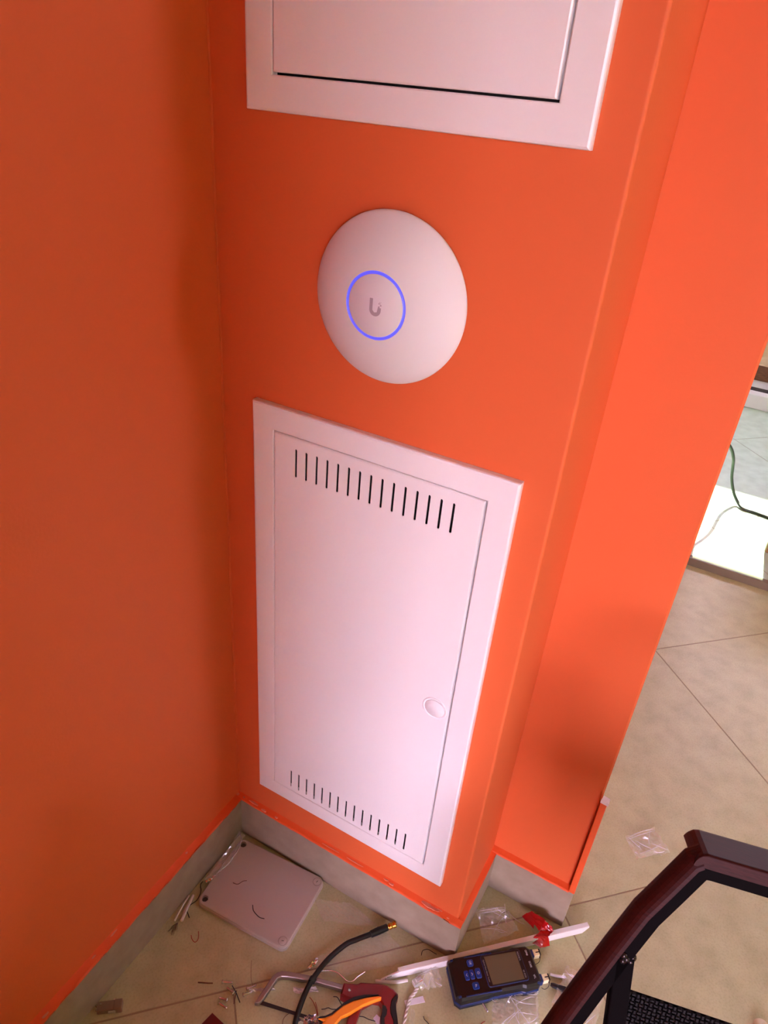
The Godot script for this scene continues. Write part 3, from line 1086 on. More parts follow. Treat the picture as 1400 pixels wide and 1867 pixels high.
	prism_up(st, pv([0.0162, -0.0425, 0.0184, -0.0400, 0.0184, -0.0450]), Transform3D(flat.basis, Vector3(0, 0.0362, 0)))
	tube(st, pts([0.0183, 0.0363, 0.0425, 0.0203, 0.0363, 0.0430, 0.0212, 0.0363, 0.0448]), 0.0007, 6)
	obj("key_print", st, pr, made[4])
	# lettering
	words(t, "port_print", "OPM", Vector3(-0.0225, 0.0342, -0.0735), X, Y, 0.0036, pr)
	words(t, "port_print", "SCAN", Vector3(-0.0010, 0.0342, -0.0735), X, Y, 0.0036, pr)
	words(t, "port_print", "VFL", Vector3(0.0215, 0.0342, -0.0735), X, Y, 0.0036, pr)
	words(t, "maker_print", "NOYAFA", Vector3(-0.0185, 0.0355, -0.0560), X, Y, 0.0034, mats.tester_print_dim)
	words(t, "model_print", "NF-8508", Vector3(0.0140, 0.0355, -0.0560), X, Y, 0.0028, mats.tester_print_dim)
	words(t, "title_print", "Optical Fiber Meter Tester", Vector3(-0.0030, 0.0355, 0.0152), X, Y, 0.0026, mats.tester_print_dim)
	# ports with their pale caps
	for q in [[-0.0225, 0.0], [0.0235, 1.0]]:
		st = mb()
		rbox(st, Vector3(0.015, 0.014, 0.006), 0.001, Transform3D(Basis.IDENTITY, Vector3(q[0], 0.022, -0.0865)))
		var port := obj("port", st, mats.tester_blue, t)
		st = mb()
		rbox(st, Vector3(0.0125, 0.0125, 0.0115), 0.0008, Transform3D(Basis.IDENTITY, Vector3(q[0], 0.0225, -0.0955)))
		obj("port_adapter", st, mats.port_cream, port)
		st = mb()
		rbox(st, Vector3(0.0018, 0.0010, 0.0070), 0.0002, Transform3D(Basis.IDENTITY, Vector3(q[0], 0.0289, -0.0975)))
		rbox(st, Vector3(0.0130, 0.0130, 0.0028), 0.0012, Transform3D(Basis.IDENTITY, Vector3(q[0], 0.0222, -0.1026)))
		var tp := pts([q[0] + 0.005, 0.024, -0.1030, q[0] + 0.0115, 0.016, -0.1000, q[0] + 0.0125, 0.010, -0.0930, q[0] + 0.0105, 0.014, -0.0865])
		tube(st, curve(tp, 5), 0.0006, 6)
		obj("dust_cap", st, mats.black_plastic, port)
	# wrist ring
	st = mb()
	for k in 5:
		var c := Vector3(0.0355 + k * 0.0010, 0.0085 + (k % 2) * 0.002, -0.0825 + k * 0.0014)
		var r2: Array[Vector3] = []
		for j in 9:
			r2.append(c + Vector3(cos(TAU * j / 8.0) * 0.0017, sin(TAU * j / 8.0) * 0.0008, sin(TAU * j / 8.0) * 0.0017))
		tube(st, r2, 0.0004, 5, false)
	obj("chain", st, mats.screw_steel, t)

# ---------------------------------------------------------------- larger things on the floor
func build_floor_litter() -> void:
	# junction box lid in the corner
	var t := thing("box_lid", "grey plastic box lid lying flat in the corner", "lid", Vector3(0.1390, 0, 0.1020))
	t.rotation.y = deg_to_rad(4.6)
	var st := mb()
	var out := rrect(-0.1050, -0.0815, 0.1050, 0.0815, 0.014, 6)
	prism(st, out, 0.0, 0.0085, 0.0015)
	var lp := rrect(-0.1025, -0.0790, 0.1025, 0.0790, 0.013, 6)
	var holes := [Vector2(-0.092, -0.068), Vector2(-0.092, 0.068)]
	lid_top(st, lp, holes, 0.0070, 0.0064, 0.0135)
	obj("lid_plate", st, mats.lid_plastic, t)
	for h in [Vector2(-0.092, -0.068), Vector2(-0.092, 0.068)]:
		st = mb()
		lathe(st, [Vector2(0.0058, 0.0086), Vector2(0.0, 0.0086)], 18, Transform3D(Basis.IDENTITY, Vector3(h.x, 0, h.y)))
		obj("hole_bottom", st, mats.hole_dark, t)
	for h in [Vector2(0.092, -0.068), Vector2(0.092, 0.068)]:
		st = mb()
		var xf := Transform3D(Basis.IDENTITY, Vector3(h.x, 0.0135, h.y))
		lathe(st, [Vector2(0.0078, -0.0005), Vector2(0.0078, 0.0006), Vector2(0.0072, 0.0009), Vector2(0.0, 0.0009)], 24, xf)
		var sc := obj("lid_screw", st, mats.lid_plastic, t)
		st = mb()
		lathe(st, [Vector2(0.0092, 0.0001), Vector2(0.0092, 0.0003), Vector2(0.0080, 0.0003), Vector2(0.0080, 0.0001)], 24, xf)
		obj("screw_rim", st, mats.rim_shade, sc)
		st = mb()
		rbox(st, Vector3(0.0048, 0.0004, 0.0011), 0.0001, Transform3D(Basis(Vector3.UP, 0.4 if h.y > 0 else 1.3), Vector3(h.x, 0.0144, h.y)))
		obj("screw_slot", st, mats.hole_dark, sc)
	# coaxial cable with a gilt plug
	t = thing("coaxial_cable", "thick black cable with a gold plug, curving over the hacksaw", "cable")
	st = mb()
	var c := pts([0.38, 0.012, 0.0538, 0.3697, 0.012, 0.0665, 0.3567, 0.011, 0.0827, 0.3435, 0.012, 0.1026, 0.3312, 0.016, 0.1428, 0.3274, 0.021, 0.1805, 0.3278, 0.0215, 0.2117, 0.3325, 0.02, 0.2393, 0.3379, 0.015, 0.2605, 0.3445, 0.01, 0.2763, 0.3586, 0.007, 0.3009, 0.3781, 0.006, 0.3311])
	tube(st, curve(c, 6), 0.0050, 12)
	obj("jacket", st, mats.black_rubber, t)
	st = mb()
	c = pts([0.3757, 0.012, 0.0596, 0.3853, 0.012, 0.0455, 0.3967, 0.012, 0.03])
	tube(st, c, [0.0066, 0.0072, 0.0066], 12)
	obj("strain_relief", st, mats.black_rubber, t)
	st = mb()
	c = pts([0.3967, 0.012, 0.03, 0.399, 0.012, 0.0273, 0.3994, 0.012, 0.0268, 0.402, 0.012, 0.0235, 0.4043, 0.012, 0.0208, 0.4046, 0.012, 0.0203, 0.4079, 0.012, 0.016])
	tube(st, c, [0.0045, 0.0045, 0.0060, 0.0060, 0.0048, 0.0062, 0.0062], 12)
	obj("plug", st, mats.gold, t)
	st = mb()
	c = pts([0.327, 0.0213, 0.1899, 0.3273, 0.0215, 0.1977])
	tube(st, c, 0.0068, 10)
	obj("cable_tie", st, mats.black_plastic, t)
	# length of white trunking standing on edge
	t = thing("trunking_strip", "long straight white plastic trunking strip behind the tester", "trunking")
	var a := Vector3(0.4522, 0, 0.0897)
	var b := Vector3(0.7424, 0, -0.1928)
	var dir := (b - a).normalized()
	var side := Vector3(-dir.z, 0, dir.x)
	var xf := Transform3D(Basis(dir, side, dir.cross(side)), a)     # plan: x along it, z downwards
	st = mb()
	var ln := a.distance_to(b)
	prism(st, pv([-0.034, -0.001, -0.034, -0.0080, -0.012, -0.0180, 0.0, -0.0208, ln, -0.0208, ln, -0.016, ln - 0.012, -0.001]), -0.0015, 0.0016, 0.0002, Transform3D(Basis(dir, side, dir.cross(side)), a + side * 0.0085))
	obj("side_wall", st, mats.trunking_white, t)
	st = mb()
	prism(st, pv([0.0, -0.0080, ln, -0.0080, ln, 0.0015, 0.0, 0.0015]), 0.0192, 0.0214, 0.0006, Transform3D(Basis(dir, Vector3.UP, side), a + side * 0.0085))
	obj("top_wall", st, mats.trunking_white, t)
	st = mb()
	cbox(st, Vector3(0.0, 0.0, -0.0080), Vector3(ln - 0.012, 0.0192, -0.0062))
	var bw := obj("rear_wall", st, mats.trunking_white, t)
	bw.transform = Transform3D(Basis(dir, Vector3.UP, side), a + side * 0.0085)
	st = mb()
	for q in [[-0.0225, -0.0118, 0.0022], [-0.0195, -0.0122, 0.0022], [-0.0165, -0.0128, 0.0022], [-0.0265, -0.0072, 0.0020]]:
		prism(st, pv([q[0], q[1], q[0] + q[2], q[1] - 0.0006, q[0] + q[2], q[1] - 0.0028, q[0], q[1] - 0.0022]), 0.0015, 0.0019, 0.0, Transform3D(Basis(dir, side, dir.cross(side)), a + side * 0.0085))
	obj("small_print", st, mats.hole_dark, t)
	# red tape crumpled over the strip
	t = thing("red_tape", "crumpled piece of glossy red tape over the trunking strip's right part", "tape")
	for q in [[0.6267, 0.016, -0.1416, 0.6365, 0.022, -0.1511, 0.6673, 0.034, -0.1405, 0.6638, 0.022, -0.1203], [0.6667, 0.034, -0.1389, 0.6831, 0.03, -0.1374, 0.6891, 0.023, -0.1341, 0.6653, 0.022, -0.1225], [0.6654, 0.0225, -0.1222, 0.6881, 0.0235, -0.1332, 0.6827, 0.024, -0.118, 0.6598, 0.0235, -0.1041], [0.6585, 0.0235, -0.1046, 0.682, 0.024, -0.1201, 0.6914, 0.004, -0.1144, 0.6756, 0.004, -0.0997], [0.6589, 0.024, -0.1032, 0.6546, 0.01, -0.0967, 0.6775, 0.004, -0.1008, 0.6793, 0.021, -0.1127], [0.6267, 0.016, -0.1416, 0.622, 0.008, -0.1387, 0.6516, 0.014, -0.1229, 0.6499, 0.024, -0.1323]]:
		st = mb()
		sheet(st, pts(q), 5, 4, 0.0022, 70 + int(q[0] * 1000) % 17, 0.0006)
		obj("tape_fold", st, mats.tape_red, t)

func lid_top(st: SurfaceTool, outer: PackedVector2Array, holes: Array, r: float, _r2: float, y: float) -> void:
	# raised face with round openings: the outline is bridged to each opening in turn
	var poly := outer.duplicate()
	for h in holes:
		var ring := PackedVector2Array()
		for k in 19:
			var a := -TAU * k / 18.0
			ring.append(h + Vector2(cos(a), sin(a)) * r)
		var best := 0
		for i in poly.size():
			if poly[i].distance_to(h) < poly[best].distance_to(h):
				best = i
		var first := 0
		for k in 18:
			if ring[k].distance_to(poly[best]) < ring[first].distance_to(poly[best]):
				first = k
		var add := PackedVector2Array()
		for k in 19:
			add.append(ring[(first + k) % 18])
		var np := poly.slice(0, best + 1)
		np.append_array(add)
		np.append_array(poly.slice(best))
		poly = np
		st.set_smooth_group(-1)
		for k in 18:
			var p := ring[k]
			var q := ring[k + 1]
			face(st, [Vector3(p.x, y, p.y), Vector3(q.x, y, q.y), Vector3(q.x, 0.0085, q.y), Vector3(p.x, 0.0085, p.y)], Vector3(2 * p.x - h.x, y, 2 * p.y - h.y))
	st.set_smooth_group(-1)
	var t := Geometry2D.triangulate_polygon(poly)
	for i in range(0, t.size(), 3):
		face(st, [Vector3(poly[t[i]].x, y, poly[t[i]].y), Vector3(poly[t[i + 1]].x, y, poly[t[i + 1]].y), Vector3(poly[t[i + 2]].x, y, poly[t[i + 2]].y)], Vector3(0, -5, 0))
	var lower := inset_out(outer, 0.0016)
	for i in outer.size():
		var j := (i + 1) % outer.size()
		face(st, [Vector3(outer[i].x, y, outer[i].y), Vector3(outer[j].x, y, outer[j].y), Vector3(lower[j].x, y - 0.0012, lower[j].y), Vector3(lower[i].x, y - 0.0012, lower[i].y)], Vector3(0, 0, 0))
		face(st, [Vector3(lower[i].x, y - 0.0012, lower[i].y), Vector3(lower[j].x, y - 0.0012, lower[j].y), Vector3(lower[j].x, 0.006, lower[j].y), Vector3(lower[i].x, 0.006, lower[i].y)], Vector3(0, 0.005, 0))

func inset_out(p: PackedVector2Array, d: float) -> PackedVector2Array:
	var r := PackedVector2Array()
	for q in p:
		r.append(q + q.sign() * d)
	return r

# ---------------------------------------------------------------- saw and pliers
func build_saw() -> void:
	var t := thing("hacksaw", "small hacksaw with a steel bow and a red handle", "hacksaw")
	var st := mb()
	prism(st, pv([0.2578, 0.2776, 0.258, 0.2238, 0.2615, 0.2148, 0.2676, 0.2076, 0.2787, 0.2019, 0.3118, 0.1883, 0.3791, 0.1672, 0.3828, 0.1749, 0.332, 0.1906, 0.298, 0.2042, 0.2826, 0.2109, 0.2728, 0.2164, 0.2684, 0.2224, 0.2668, 0.27, 0.2634, 0.2752]), 0.003, 0.0145, 0.0012)
	obj("bow", st, mats.saw_steel, t)
	st = mb()
	prism(st, pv([0.2569, 0.2702, 0.2614, 0.2663, 0.324, 0.2492, 0.3741, 0.2348, 0.4287, 0.2194, 0.4297, 0.2229, 0.3756, 0.2406, 0.3255, 0.2547, 0.2597, 0.2738]), 0.0055, 0.0066, 0.0002)
	obj("blade", st, mats.blade_steel, t)
	st = mb()
	prism(st, pv([0.3801, 0.1677, 0.4028, 0.1559, 0.4066, 0.1503, 0.4355, 0.1347, 0.45, 0.1291, 0.465, 0.1287, 0.4754, 0.1317, 0.4778, 0.1351, 0.4788, 0.1453, 0.484, 0.1549, 0.4997, 0.1754, 0.5149, 0.1993, 0.4852, 0.2174, 0.4659, 0.1807, 0.4649, 0.1719, 0.4591, 0.1617, 0.4516, 0.1588, 0.4404, 0.1635, 0.4284, 0.1826, 0.4343, 0.2154, 0.4435, 0.2378, 0.4287, 0.2468, 0.4178, 0.2183, 0.415, 0.1971, 0.4105, 0.184, 0.3983, 0.1872, 0.3855, 0.1886]), 0.002, 0.024, 0.003)
	obj("handle", st, mats.saw_red, t)
	for q in [[0.4748, 0.1342, 0.4786, 0.1379, 0.4795, 0.147, 0.4856, 0.1571, 0.5, 0.1763, 0.5103, 0.1932, 0.5037, 0.1972, 0.4895, 0.1755, 0.4797, 0.1681, 0.474, 0.1599, 0.4704, 0.1472, 0.4721, 0.1397], [0.4599, 0.1633, 0.4659, 0.1618, 0.4715, 0.1657, 0.4746, 0.1732, 0.4738, 0.1799, 0.4833, 0.1946, 0.4896, 0.2058, 0.4821, 0.2103, 0.4666, 0.1812, 0.4648, 0.172]]:
		st = mb()
		prism(st, pv(q), 0.020, 0.0258, 0.0014)
		obj("grip", st, mats.black_rubber, t)
	st = mb()
	var s := pts([0.3959, 0.025, 0.174])
	lathe(st, [Vector2(0.0026, -0.003), Vector2(0.0026, 0.0006), Vector2(0.0018, 0.0013), Vector2(0.0, 0.0015)], 14, Transform3D(Basis.IDENTITY, s[0]))
	obj("rivet", st, mats.screw_steel, t)
	# pliers lying across it: one dipped handle reaches into the picture
	t = thing("pliers", "tool with an orange curved handle edged in black, lying across the hacksaw", "pliers")
	st = mb()
	prism(st, pv([0.3746, 0.2457, 0.3838, 0.2386, 0.3928, 0.2274, 0.4011, 0.2057, 0.4135, 0.1881, 0.4302, 0.1714, 0.4479, 0.1578, 0.4533, 0.1561, 0.4547, 0.1596, 0.4444, 0.1717, 0.433, 0.1856, 0.4229, 0.2033, 0.4203, 0.2085, 0.409, 0.2237, 0.4087, 0.2269, 0.4063, 0.2375, 0.4025, 0.2529, 0.3885, 0.2664, 0.384, 0.2511, 0.3855, 0.2447]), 0.0265, 0.034, 0.0022)
	obj("handle", st, mats.handle_orange, t)
	st = mb()
	prism(st, pv([0.3718, 0.2449, 0.3751, 0.2393, 0.3821, 0.234, 0.3888, 0.2247, 0.396, 0.2067, 0.3994, 0.1972, 0.4096, 0.1814, 0.4245, 0.1673, 0.4458, 0.1537, 0.4491, 0.1554, 0.4299, 0.1705, 0.4134, 0.1876, 0.4014, 0.206, 0.3932, 0.2277, 0.3841, 0.2389, 0.3873, 0.2436, 0.3958, 0.2424, 0.4076, 0.2483, 0.3837, 0.2678, 0.3793, 0.2474]), 0.0245, 0.0300, 0.0015)
	obj("handle_edge", st, mats.black_rubber, t)

# ---------------------------------------------------------------- small litter
func screw(label: String, head: Vector3, tip: Vector3) -> void:
	var t := thing("screw", label, "screw", head, "loose steel screws by the saw")
	var st := mb()
	var y := (tip - head).normalized()
	var x := y.cross(Vector3(0.2, 1, 0.1)).normalized()
	var b := Basis(x, y, x.cross(y))
	var n := head.distance_to(tip)
	lathe(st, [Vector2(0.0, -0.0018), Vector2(0.0022, -0.0014), Vector2(0.0040, -0.0002), Vector2(0.0040, 0.0004), Vector2(0.0019, 0.0006)], 14, Transform3D(b, Vector3.ZERO))
	obj("head", st, mats.screw_steel, t)
	st = mb()
	var prof := [Vector2(0.0017, 0.0004)]
	for k in 9:
		prof.append(Vector2(0.0021, lerpf(0.002, n * 0.72, k / 8.5)))
		prof.append(Vector2(0.0016, lerpf(0.002, n * 0.72, (k + 0.5) / 8.5)))
	prof.append_array([Vector2(0.0021, n * 0.78), Vector2(0.0020, n * 0.9), Vector2(0.0, n)])
	lathe(st, prof, 10, Transform3D(b, Vector3.ZERO))
	obj("shank", st, mats.screw_steel, t)

func wire(called: String, label: String, category: String, a: Array, r: float, m: Material, group := "") -> void:
	var st := mb()
	tube(st, curve(pts(a), 5), r, 6)
	tag(obj(called, st, m), label, category, group)

# a bag: the crumpled sheet and the bright creases that run over it
func bag(label: String, a: Array, nx: int, nz: int, amp: float, sd: int, folds: int) -> void:
	var c := pts(a)
	var t := thing("plastic_bag", label, "bag")
	var st := mb()
	sheet(st, c, nx, nz, amp, sd, 0.0025)
	obj("film", st, mats.clear_bag, t)
	var rng := RandomNumberGenerator.new()
	rng.seed = sd
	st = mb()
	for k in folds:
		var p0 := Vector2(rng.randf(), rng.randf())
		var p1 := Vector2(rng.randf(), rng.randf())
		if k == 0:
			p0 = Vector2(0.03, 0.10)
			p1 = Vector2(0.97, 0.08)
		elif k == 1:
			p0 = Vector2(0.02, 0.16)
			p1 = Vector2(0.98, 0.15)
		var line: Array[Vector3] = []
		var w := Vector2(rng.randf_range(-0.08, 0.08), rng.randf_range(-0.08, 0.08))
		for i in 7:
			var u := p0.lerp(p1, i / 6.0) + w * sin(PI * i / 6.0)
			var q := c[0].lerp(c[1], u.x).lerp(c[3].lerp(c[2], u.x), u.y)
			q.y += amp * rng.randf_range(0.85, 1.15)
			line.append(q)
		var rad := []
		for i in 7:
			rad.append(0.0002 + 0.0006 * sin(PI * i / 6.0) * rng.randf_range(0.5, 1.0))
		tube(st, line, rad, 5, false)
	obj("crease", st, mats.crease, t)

func sheet_thing(called: String, label: String, category: String, a: Array, nx: int, nz: int, amp: float, sd: int, m: Material, ragged := 0.002) -> void:
	var st := mb()
	sheet(st, pts(a), nx, nz, amp, sd, ragged)
	tag(obj(called, st, m), label, category)

func build_small_litter() -> void:
	screw("steel screw farthest left and up, lying apart from the other loose screws", Vector3(0.1823, 0.0042, 0.2772), Vector3(0.1997, 0.003, 0.2675))
	screw("steel screw whose head touches two crossed cut wires", Vector3(0.2127, 0.0042, 0.2817), Vector3(0.1942, 0.003, 0.2798))
	screw("steel screw pointing left, just above the lowest screw", Vector3(0.2097, 0.0042, 0.2966), Vector3(0.1937, 0.003, 0.3014))
	screw("lowest steel screw, its point toward the lower right", Vector3(0.2003, 0.0042, 0.3082), Vector3(0.2195, 0.003, 0.3069))
	screw("steel screw beside the saw bow's tip, the lower of two", Vector3(0.2291, 0.0042, 0.2744), Vector3(0.2402, 0.003, 0.2603))
	screw("steel screw beside the saw bow's tip, the upper of two", Vector3(0.2285, 0.0042, 0.2632), Vector3(0.2392, 0.003, 0.2477))
	wire("cut_wire", "short dark cut wire leaning over the screws, crossed by another", "wire", [0.202, 0.006, 0.2734, 0.2155, 0.006, 0.2788, 0.2318, 0.002, 0.2872], 0.0009, mats.wire_black)
	wire("cut_wire", "short brown cut wire lying under the crossing dark one", "wire", [0.2138, 0.0035, 0.2752, 0.2184, 0.003, 0.2841, 0.2236, 0.002, 0.2943], 0.0011, mats.copper)
	wire("wood_splinter", "thin brown splinter left of the loose screws", "splinter", [0.1438, 0.0015, 0.3006, 0.152, 0.002, 0.2963, 0.1592, 0.0015, 0.2925, 0.1679, 0.0015, 0.2874], 0.0012, mats.copper)
	wire("red_wire", "small red wire bent to a U on the floor below the lid", "wire", [0.0741, 0.001, 0.2422, 0.0804, 0.001, 0.2469, 0.0883, 0.001, 0.2487, 0.0911, 0.001, 0.244, 0.0883, 0.001, 0.237, 0.081, 0.001, 0.2291], 0.0007, mats.wire_red)
	wire("black_wire", "short black wire lying on the grey box lid", "wire", [0.1429, 0.0145, 0.1374, 0.1512, 0.0145, 0.1454, 0.1622, 0.0145, 0.1489, 0.1712, 0.0145, 0.1498, 0.1799, 0.0145, 0.147], 0.0008, mats.wire_black)
	wire("pale_wire", "pale wisp of wire on the grey box lid, above the black one", "wire", [0.0796, 0.0142, 0.1215, 0.0881, 0.0142, 0.1197, 0.0919, 0.0145, 0.1154, 0.0946, 0.0145, 0.1081, 0.1004, 0.0142, 0.1028], 0.0006, mats.copper)
	wire("black_wire", "crooked black wire between the skirting and the box lid", "wire", [0.0217, 0.006, 0.1486, 0.0215, 0.006, 0.1543, 0.0249, 0.005, 0.1598, 0.0306, 0.005, 0.1646, 0.0349, 0.004, 0.1736, 0.0366, 0.003, 0.1854, 0.0325, 0.003, 0.1987, 0.0351, 0.003, 0.2103, 0.0414, 0.002, 0.2148, 0.0478, 0.002, 0.2187], 0.0009, mats.wire_black)
	wire("cable_sheath", "stripped white cable sheath by the left skirting", "cable sheath", [0.0236, 0.004, 0.1807, 0.0282, 0.004, 0.1954, 0.0333, 0.004, 0.2121, 0.0404, 0.004, 0.2323], 0.0032, mats.wire_white)
	wire("cable_sheath", "thin white sheath behind the stripped one, against the left skirting", "cable sheath", [0.017, 0.004, 0.1848, 0.0198, 0.003, 0.2039, 0.0239, 0.003, 0.2225, 0.0281, 0.003, 0.2393], 0.0018, mats.wire_white)
	var st := mb()
	var rng := RandomNumberGenerator.new()
	rng.seed = 4
	var root := pts([0.0358, 0.003, 0.2383])[0]
	for k in 26:
		var e := root + Vector3(rng.randf_range(-0.006, 0.009), 0.0, rng.randf_range(0.010, 0.026))
		e.y = rng.randf_range(0.0008, 0.003)
		var mid := root.lerp(e, 0.5) + Vector3(rng.randf_range(-0.002, 0.002), 0.001, 0)
		tube(st, [root, mid, e] as Array[Vector3], 0.00025, 4, false)
	tag(obj("fibre_tuft", st, mats.fibre), "frayed grey tuft of fibre at the end of the white sheath", "fibre")
	sheet_thing("foil_sliver", "bright foil sliver between the lid's left hole and the skirting", "foil", [0.0265, 0.01, 0.147, 0.0367, 0.014, 0.1279, 0.0405, 0.013, 0.129, 0.0328, 0.009, 0.1493], 6, 2, 0.002, 5, mats.foil, 0.0005)
	sheet_thing("plastic_sleeve", "clear plastic sleeve between the lid's left side and skirting", "plastic sleeve", [0.0221, 0.008, 0.1455, 0.022, 0.03, 0.0307, 0.0334, 0.016, 0.0246, 0.044, 0.013, 0.1297], 16, 5, 0.003, 21, mats.clear_bag, 0.0008)
	wire("sleeve_seam", "pale raised seam along the clear sleeve by the lid's left side", "seam", [0.0231, 0.021, 0.0305, 0.0331, 0.018, 0.0374, 0.0403, 0.017, 0.0538, 0.0439, 0.016, 0.0765, 0.0439, 0.015, 0.098, 0.0376, 0.014, 0.1187], 0.0012, mats.clear_plug)
	# metal keystone jack by the left skirting
	var t := thing("keystone_jack", "small metal jack beside the left skirting, near the bottom", "jack", Vector3(0.0385, 0, 0.4165))
	t.rotation.y = deg_to_rad(38.0)
	st = mb()
	rbox(st, Vector3(0.030, 0.013, 0.0165), 0.0012, Transform3D(Basis.IDENTITY, Vector3(-0.004, 0.0065, 0)))
	obj("shell", st, mats.keystone_metal, t)
	st = mb()
	rbox(st, Vector3(0.013, 0.0145, 0.0175), 0.0010, Transform3D(Basis.IDENTITY, Vector3(0.0175, 0.00725, 0)))
	obj("rear_cap", st, mats.keystone_metal, t)
	st = mb()
	rbox(st, Vector3(0.0125, 0.0065, 0.0022), 0.0005, Transform3D(Basis.IDENTITY, Vector3(0.0075, 0.0075, 0.0095)))
	obj("latch", st, mats.lid_plastic, t)
	st = mb()
	for q in [[-0.020, 0.0105, -0.002], [-0.020, 0.0060, 0.003], [-0.0195, 0.0035, -0.003], [-0.0135, 0.0135, -0.003]]:
		lathe(st, [Vector2(0.0019, -0.001), Vector2(0.0021, 0.0), Vector2(0.0019, 0.001), Vector2(0.0008, 0.0012)], 10, Transform3D(Basis.IDENTITY, Vector3(q[0], q[1], q[2])))
	obj("contact", st, mats.screw_steel, t)
	# red card corner at the bottom edge
	st = mb()
	prism(st, pv([0.2005, 0.3264, 0.2309, 0.3295, 0.2753, 0.334, 0.2712, 0.3759, 0.1897, 0.3812, 0.1958, 0.3515]), 0.0, 0.003, 0.0003)
	tag(obj("red_card", st, mats.card_red), "dark red card with one corner up at the bottom edge, left of the saw", "card")
	# film, bags and wrappings
	sheet_thing("clear_film", "large clear film lying flat under the coaxial cable", "film", [0.2944, 0.001, 0.1625, 0.3977, 0.001, 0.0345, 0.4738, 0.001, 0.0516, 0.3427, 0.001, 0.1744], 18, 10, 0.0022, 31, mats.clear_film, 0.002)
	sheet_thing("clear_film", "small clear film right of the box lid, against the back skirting", "film", [0.2372, 0.002, 0.0561, 0.3076, 0.002, 0.023, 0.3794, 0.002, 0.0338, 0.2795, 0.002, 0.0831], 14, 8, 0.0028, 33, mats.clear_film, 0.002)
	bag("crumpled clear bag behind the trunking strip, beside the pier", [0.5357, 0.004, -0.1022, 0.5847, 0.004, -0.1396, 0.6264, 0.002, -0.1072, 0.5763, 0.002, -0.0418], 16, 14, 0.010, 41, 9)
	bag("clear zip bag sticking out below the tester", [0.625, 0.003, 0.0289, 0.6961, 0.004, -0.0209, 0.7257, 0.003, 0.0456, 0.6513, 0.003, 0.0909], 18, 18, 0.007, 43, 14)
	bag("clear bag over a dark brush, beside the chair", [0.7321, 0.006, -0.092, 0.7694, 0.007, -0.092, 0.7858, 0.003, 0.0192, 0.7277, 0.003, 0.0204], 12, 18, 0.007, 45, 10)
	bag("clear bag strip seen between the chair's stile and post", [0.7754, 0.006, -0.0869, 0.8132, 0.006, -0.0987, 0.8076, 0.003, 0.006, 0.7845, 0.003, 0.0149], 8, 14, 0.006, 46, 7)
	bag("small clear bag alone on the beige floor right of the pier", [0.7633, 0.001, -0.4465, 0.8157, 0.001, -0.5105, 0.865, 0.001, -0.4638, 0.8002, 0.001, -0.4068], 14, 12, 0.006, 47, 10)
	bag("small crumpled clear bag between the white plug and the tester", [0.4862, 0.004, 0.0762, 0.5126, 0.004, 0.0389, 0.5387, 0.002, 0.068, 0.5073, 0.002, 0.094], 12, 9, 0.007, 49, 9)
	sheet_thing("plastic_scrap", "pale torn plastic scrap inside the saw bow", "scrap", [0.3001, 0.003, 0.2175, 0.3361, 0.003, 0.1942, 0.3441, 0.002, 0.1987, 0.307, 0.002, 0.2237], 9, 4, 0.004, 51, mats.paper_scrap, 0.0018)
	sheet_thing("foil_scrap", "crumpled bright foil scrap at the bottom, beside the orange handle", "foil", [0.3411, 0.004, 0.2612, 0.3517, 0.008, 0.2423, 0.3741, 0.008, 0.2348, 0.3844, 0.003, 0.2586], 9, 8, 0.012, 53, mats.foil, 0.0025)
	sheet_thing("foil_scrap", "bright foil twist left of the black cable, above the saw", "foil", [0.3028, 0.003, 0.1749, 0.3079, 0.004, 0.1488, 0.3132, 0.004, 0.1491, 0.3093, 0.003, 0.1732], 7, 3, 0.004, 55, mats.foil, 0.0008)
	sheet_thing("foil_scrap", "shiny foil wisp passing under the saw bow's tip", "foil", [0.2295, 0.002, 0.2614, 0.2692, 0.002, 0.2337, 0.2743, 0.002, 0.2372, 0.2356, 0.002, 0.2642], 9, 3, 0.003, 56, mats.clear_plug, 0.0012)
	wire("foil_strand", "twisted foil strand above the saw's red handle", "strand", [0.3264, 0.003, 0.165, 0.3424, 0.004, 0.1551, 0.3549, 0.004, 0.1514, 0.3682, 0.005, 0.153, 0.3805, 0.006, 0.1551, 0.3891, 0.005, 0.1492, 0.393, 0.005, 0.1377, 0.3997, 0.003, 0.1221], 0.0013, mats.foil)
	wire("white_tube", "straight white cable sheath just below the trunking strip's end", "cable sheath", [0.425, 0.004, 0.126, 0.4399, 0.004, 0.1185, 0.4597, 0.004, 0.1069, 0.4769, 0.004, 0.0924], 0.0034, mats.wire_white)
	wire("white_tube", "white cable sheath between the tester's port and the clear bag", "cable sheath", [0.7093, 0.004, -0.0636, 0.7215, 0.004, -0.0671, 0.7359, 0.004, -0.0742], 0.0028, mats.wire_white)
	# clear plug with a braided white cord
	t = thing("modular_plug", "clear plug on a white twisted cord, right of the saw", "plug")
	st = mb()
	var pc := pts([0.495, 0.009, 0.0874])[0]
	var pb := Basis(Vector3.UP, 1.05)
	rbox(st, Vector3(0.0185, 0.0105, 0.0125), 0.0009, Transform3D(pb, pc))
	rbox(st, Vector3(0.012, 0.003, 0.0065), 0.0006, Transform3D(pb, pc + Vector3(0.001, 0.0062, -0.002)))
	obj("plug_shell", st, mats.clear_plug, t)
	st = mb()
	for k in 8:
		rbox(st, Vector3(0.006, 0.0012, 0.0006), 0.0001, Transform3D(pb, pc + pb * Vector3(0.005, 0.0054, -0.0042 + k * 0.0012)))
	obj("contact", st, mats.gold, t)
	st = mb()
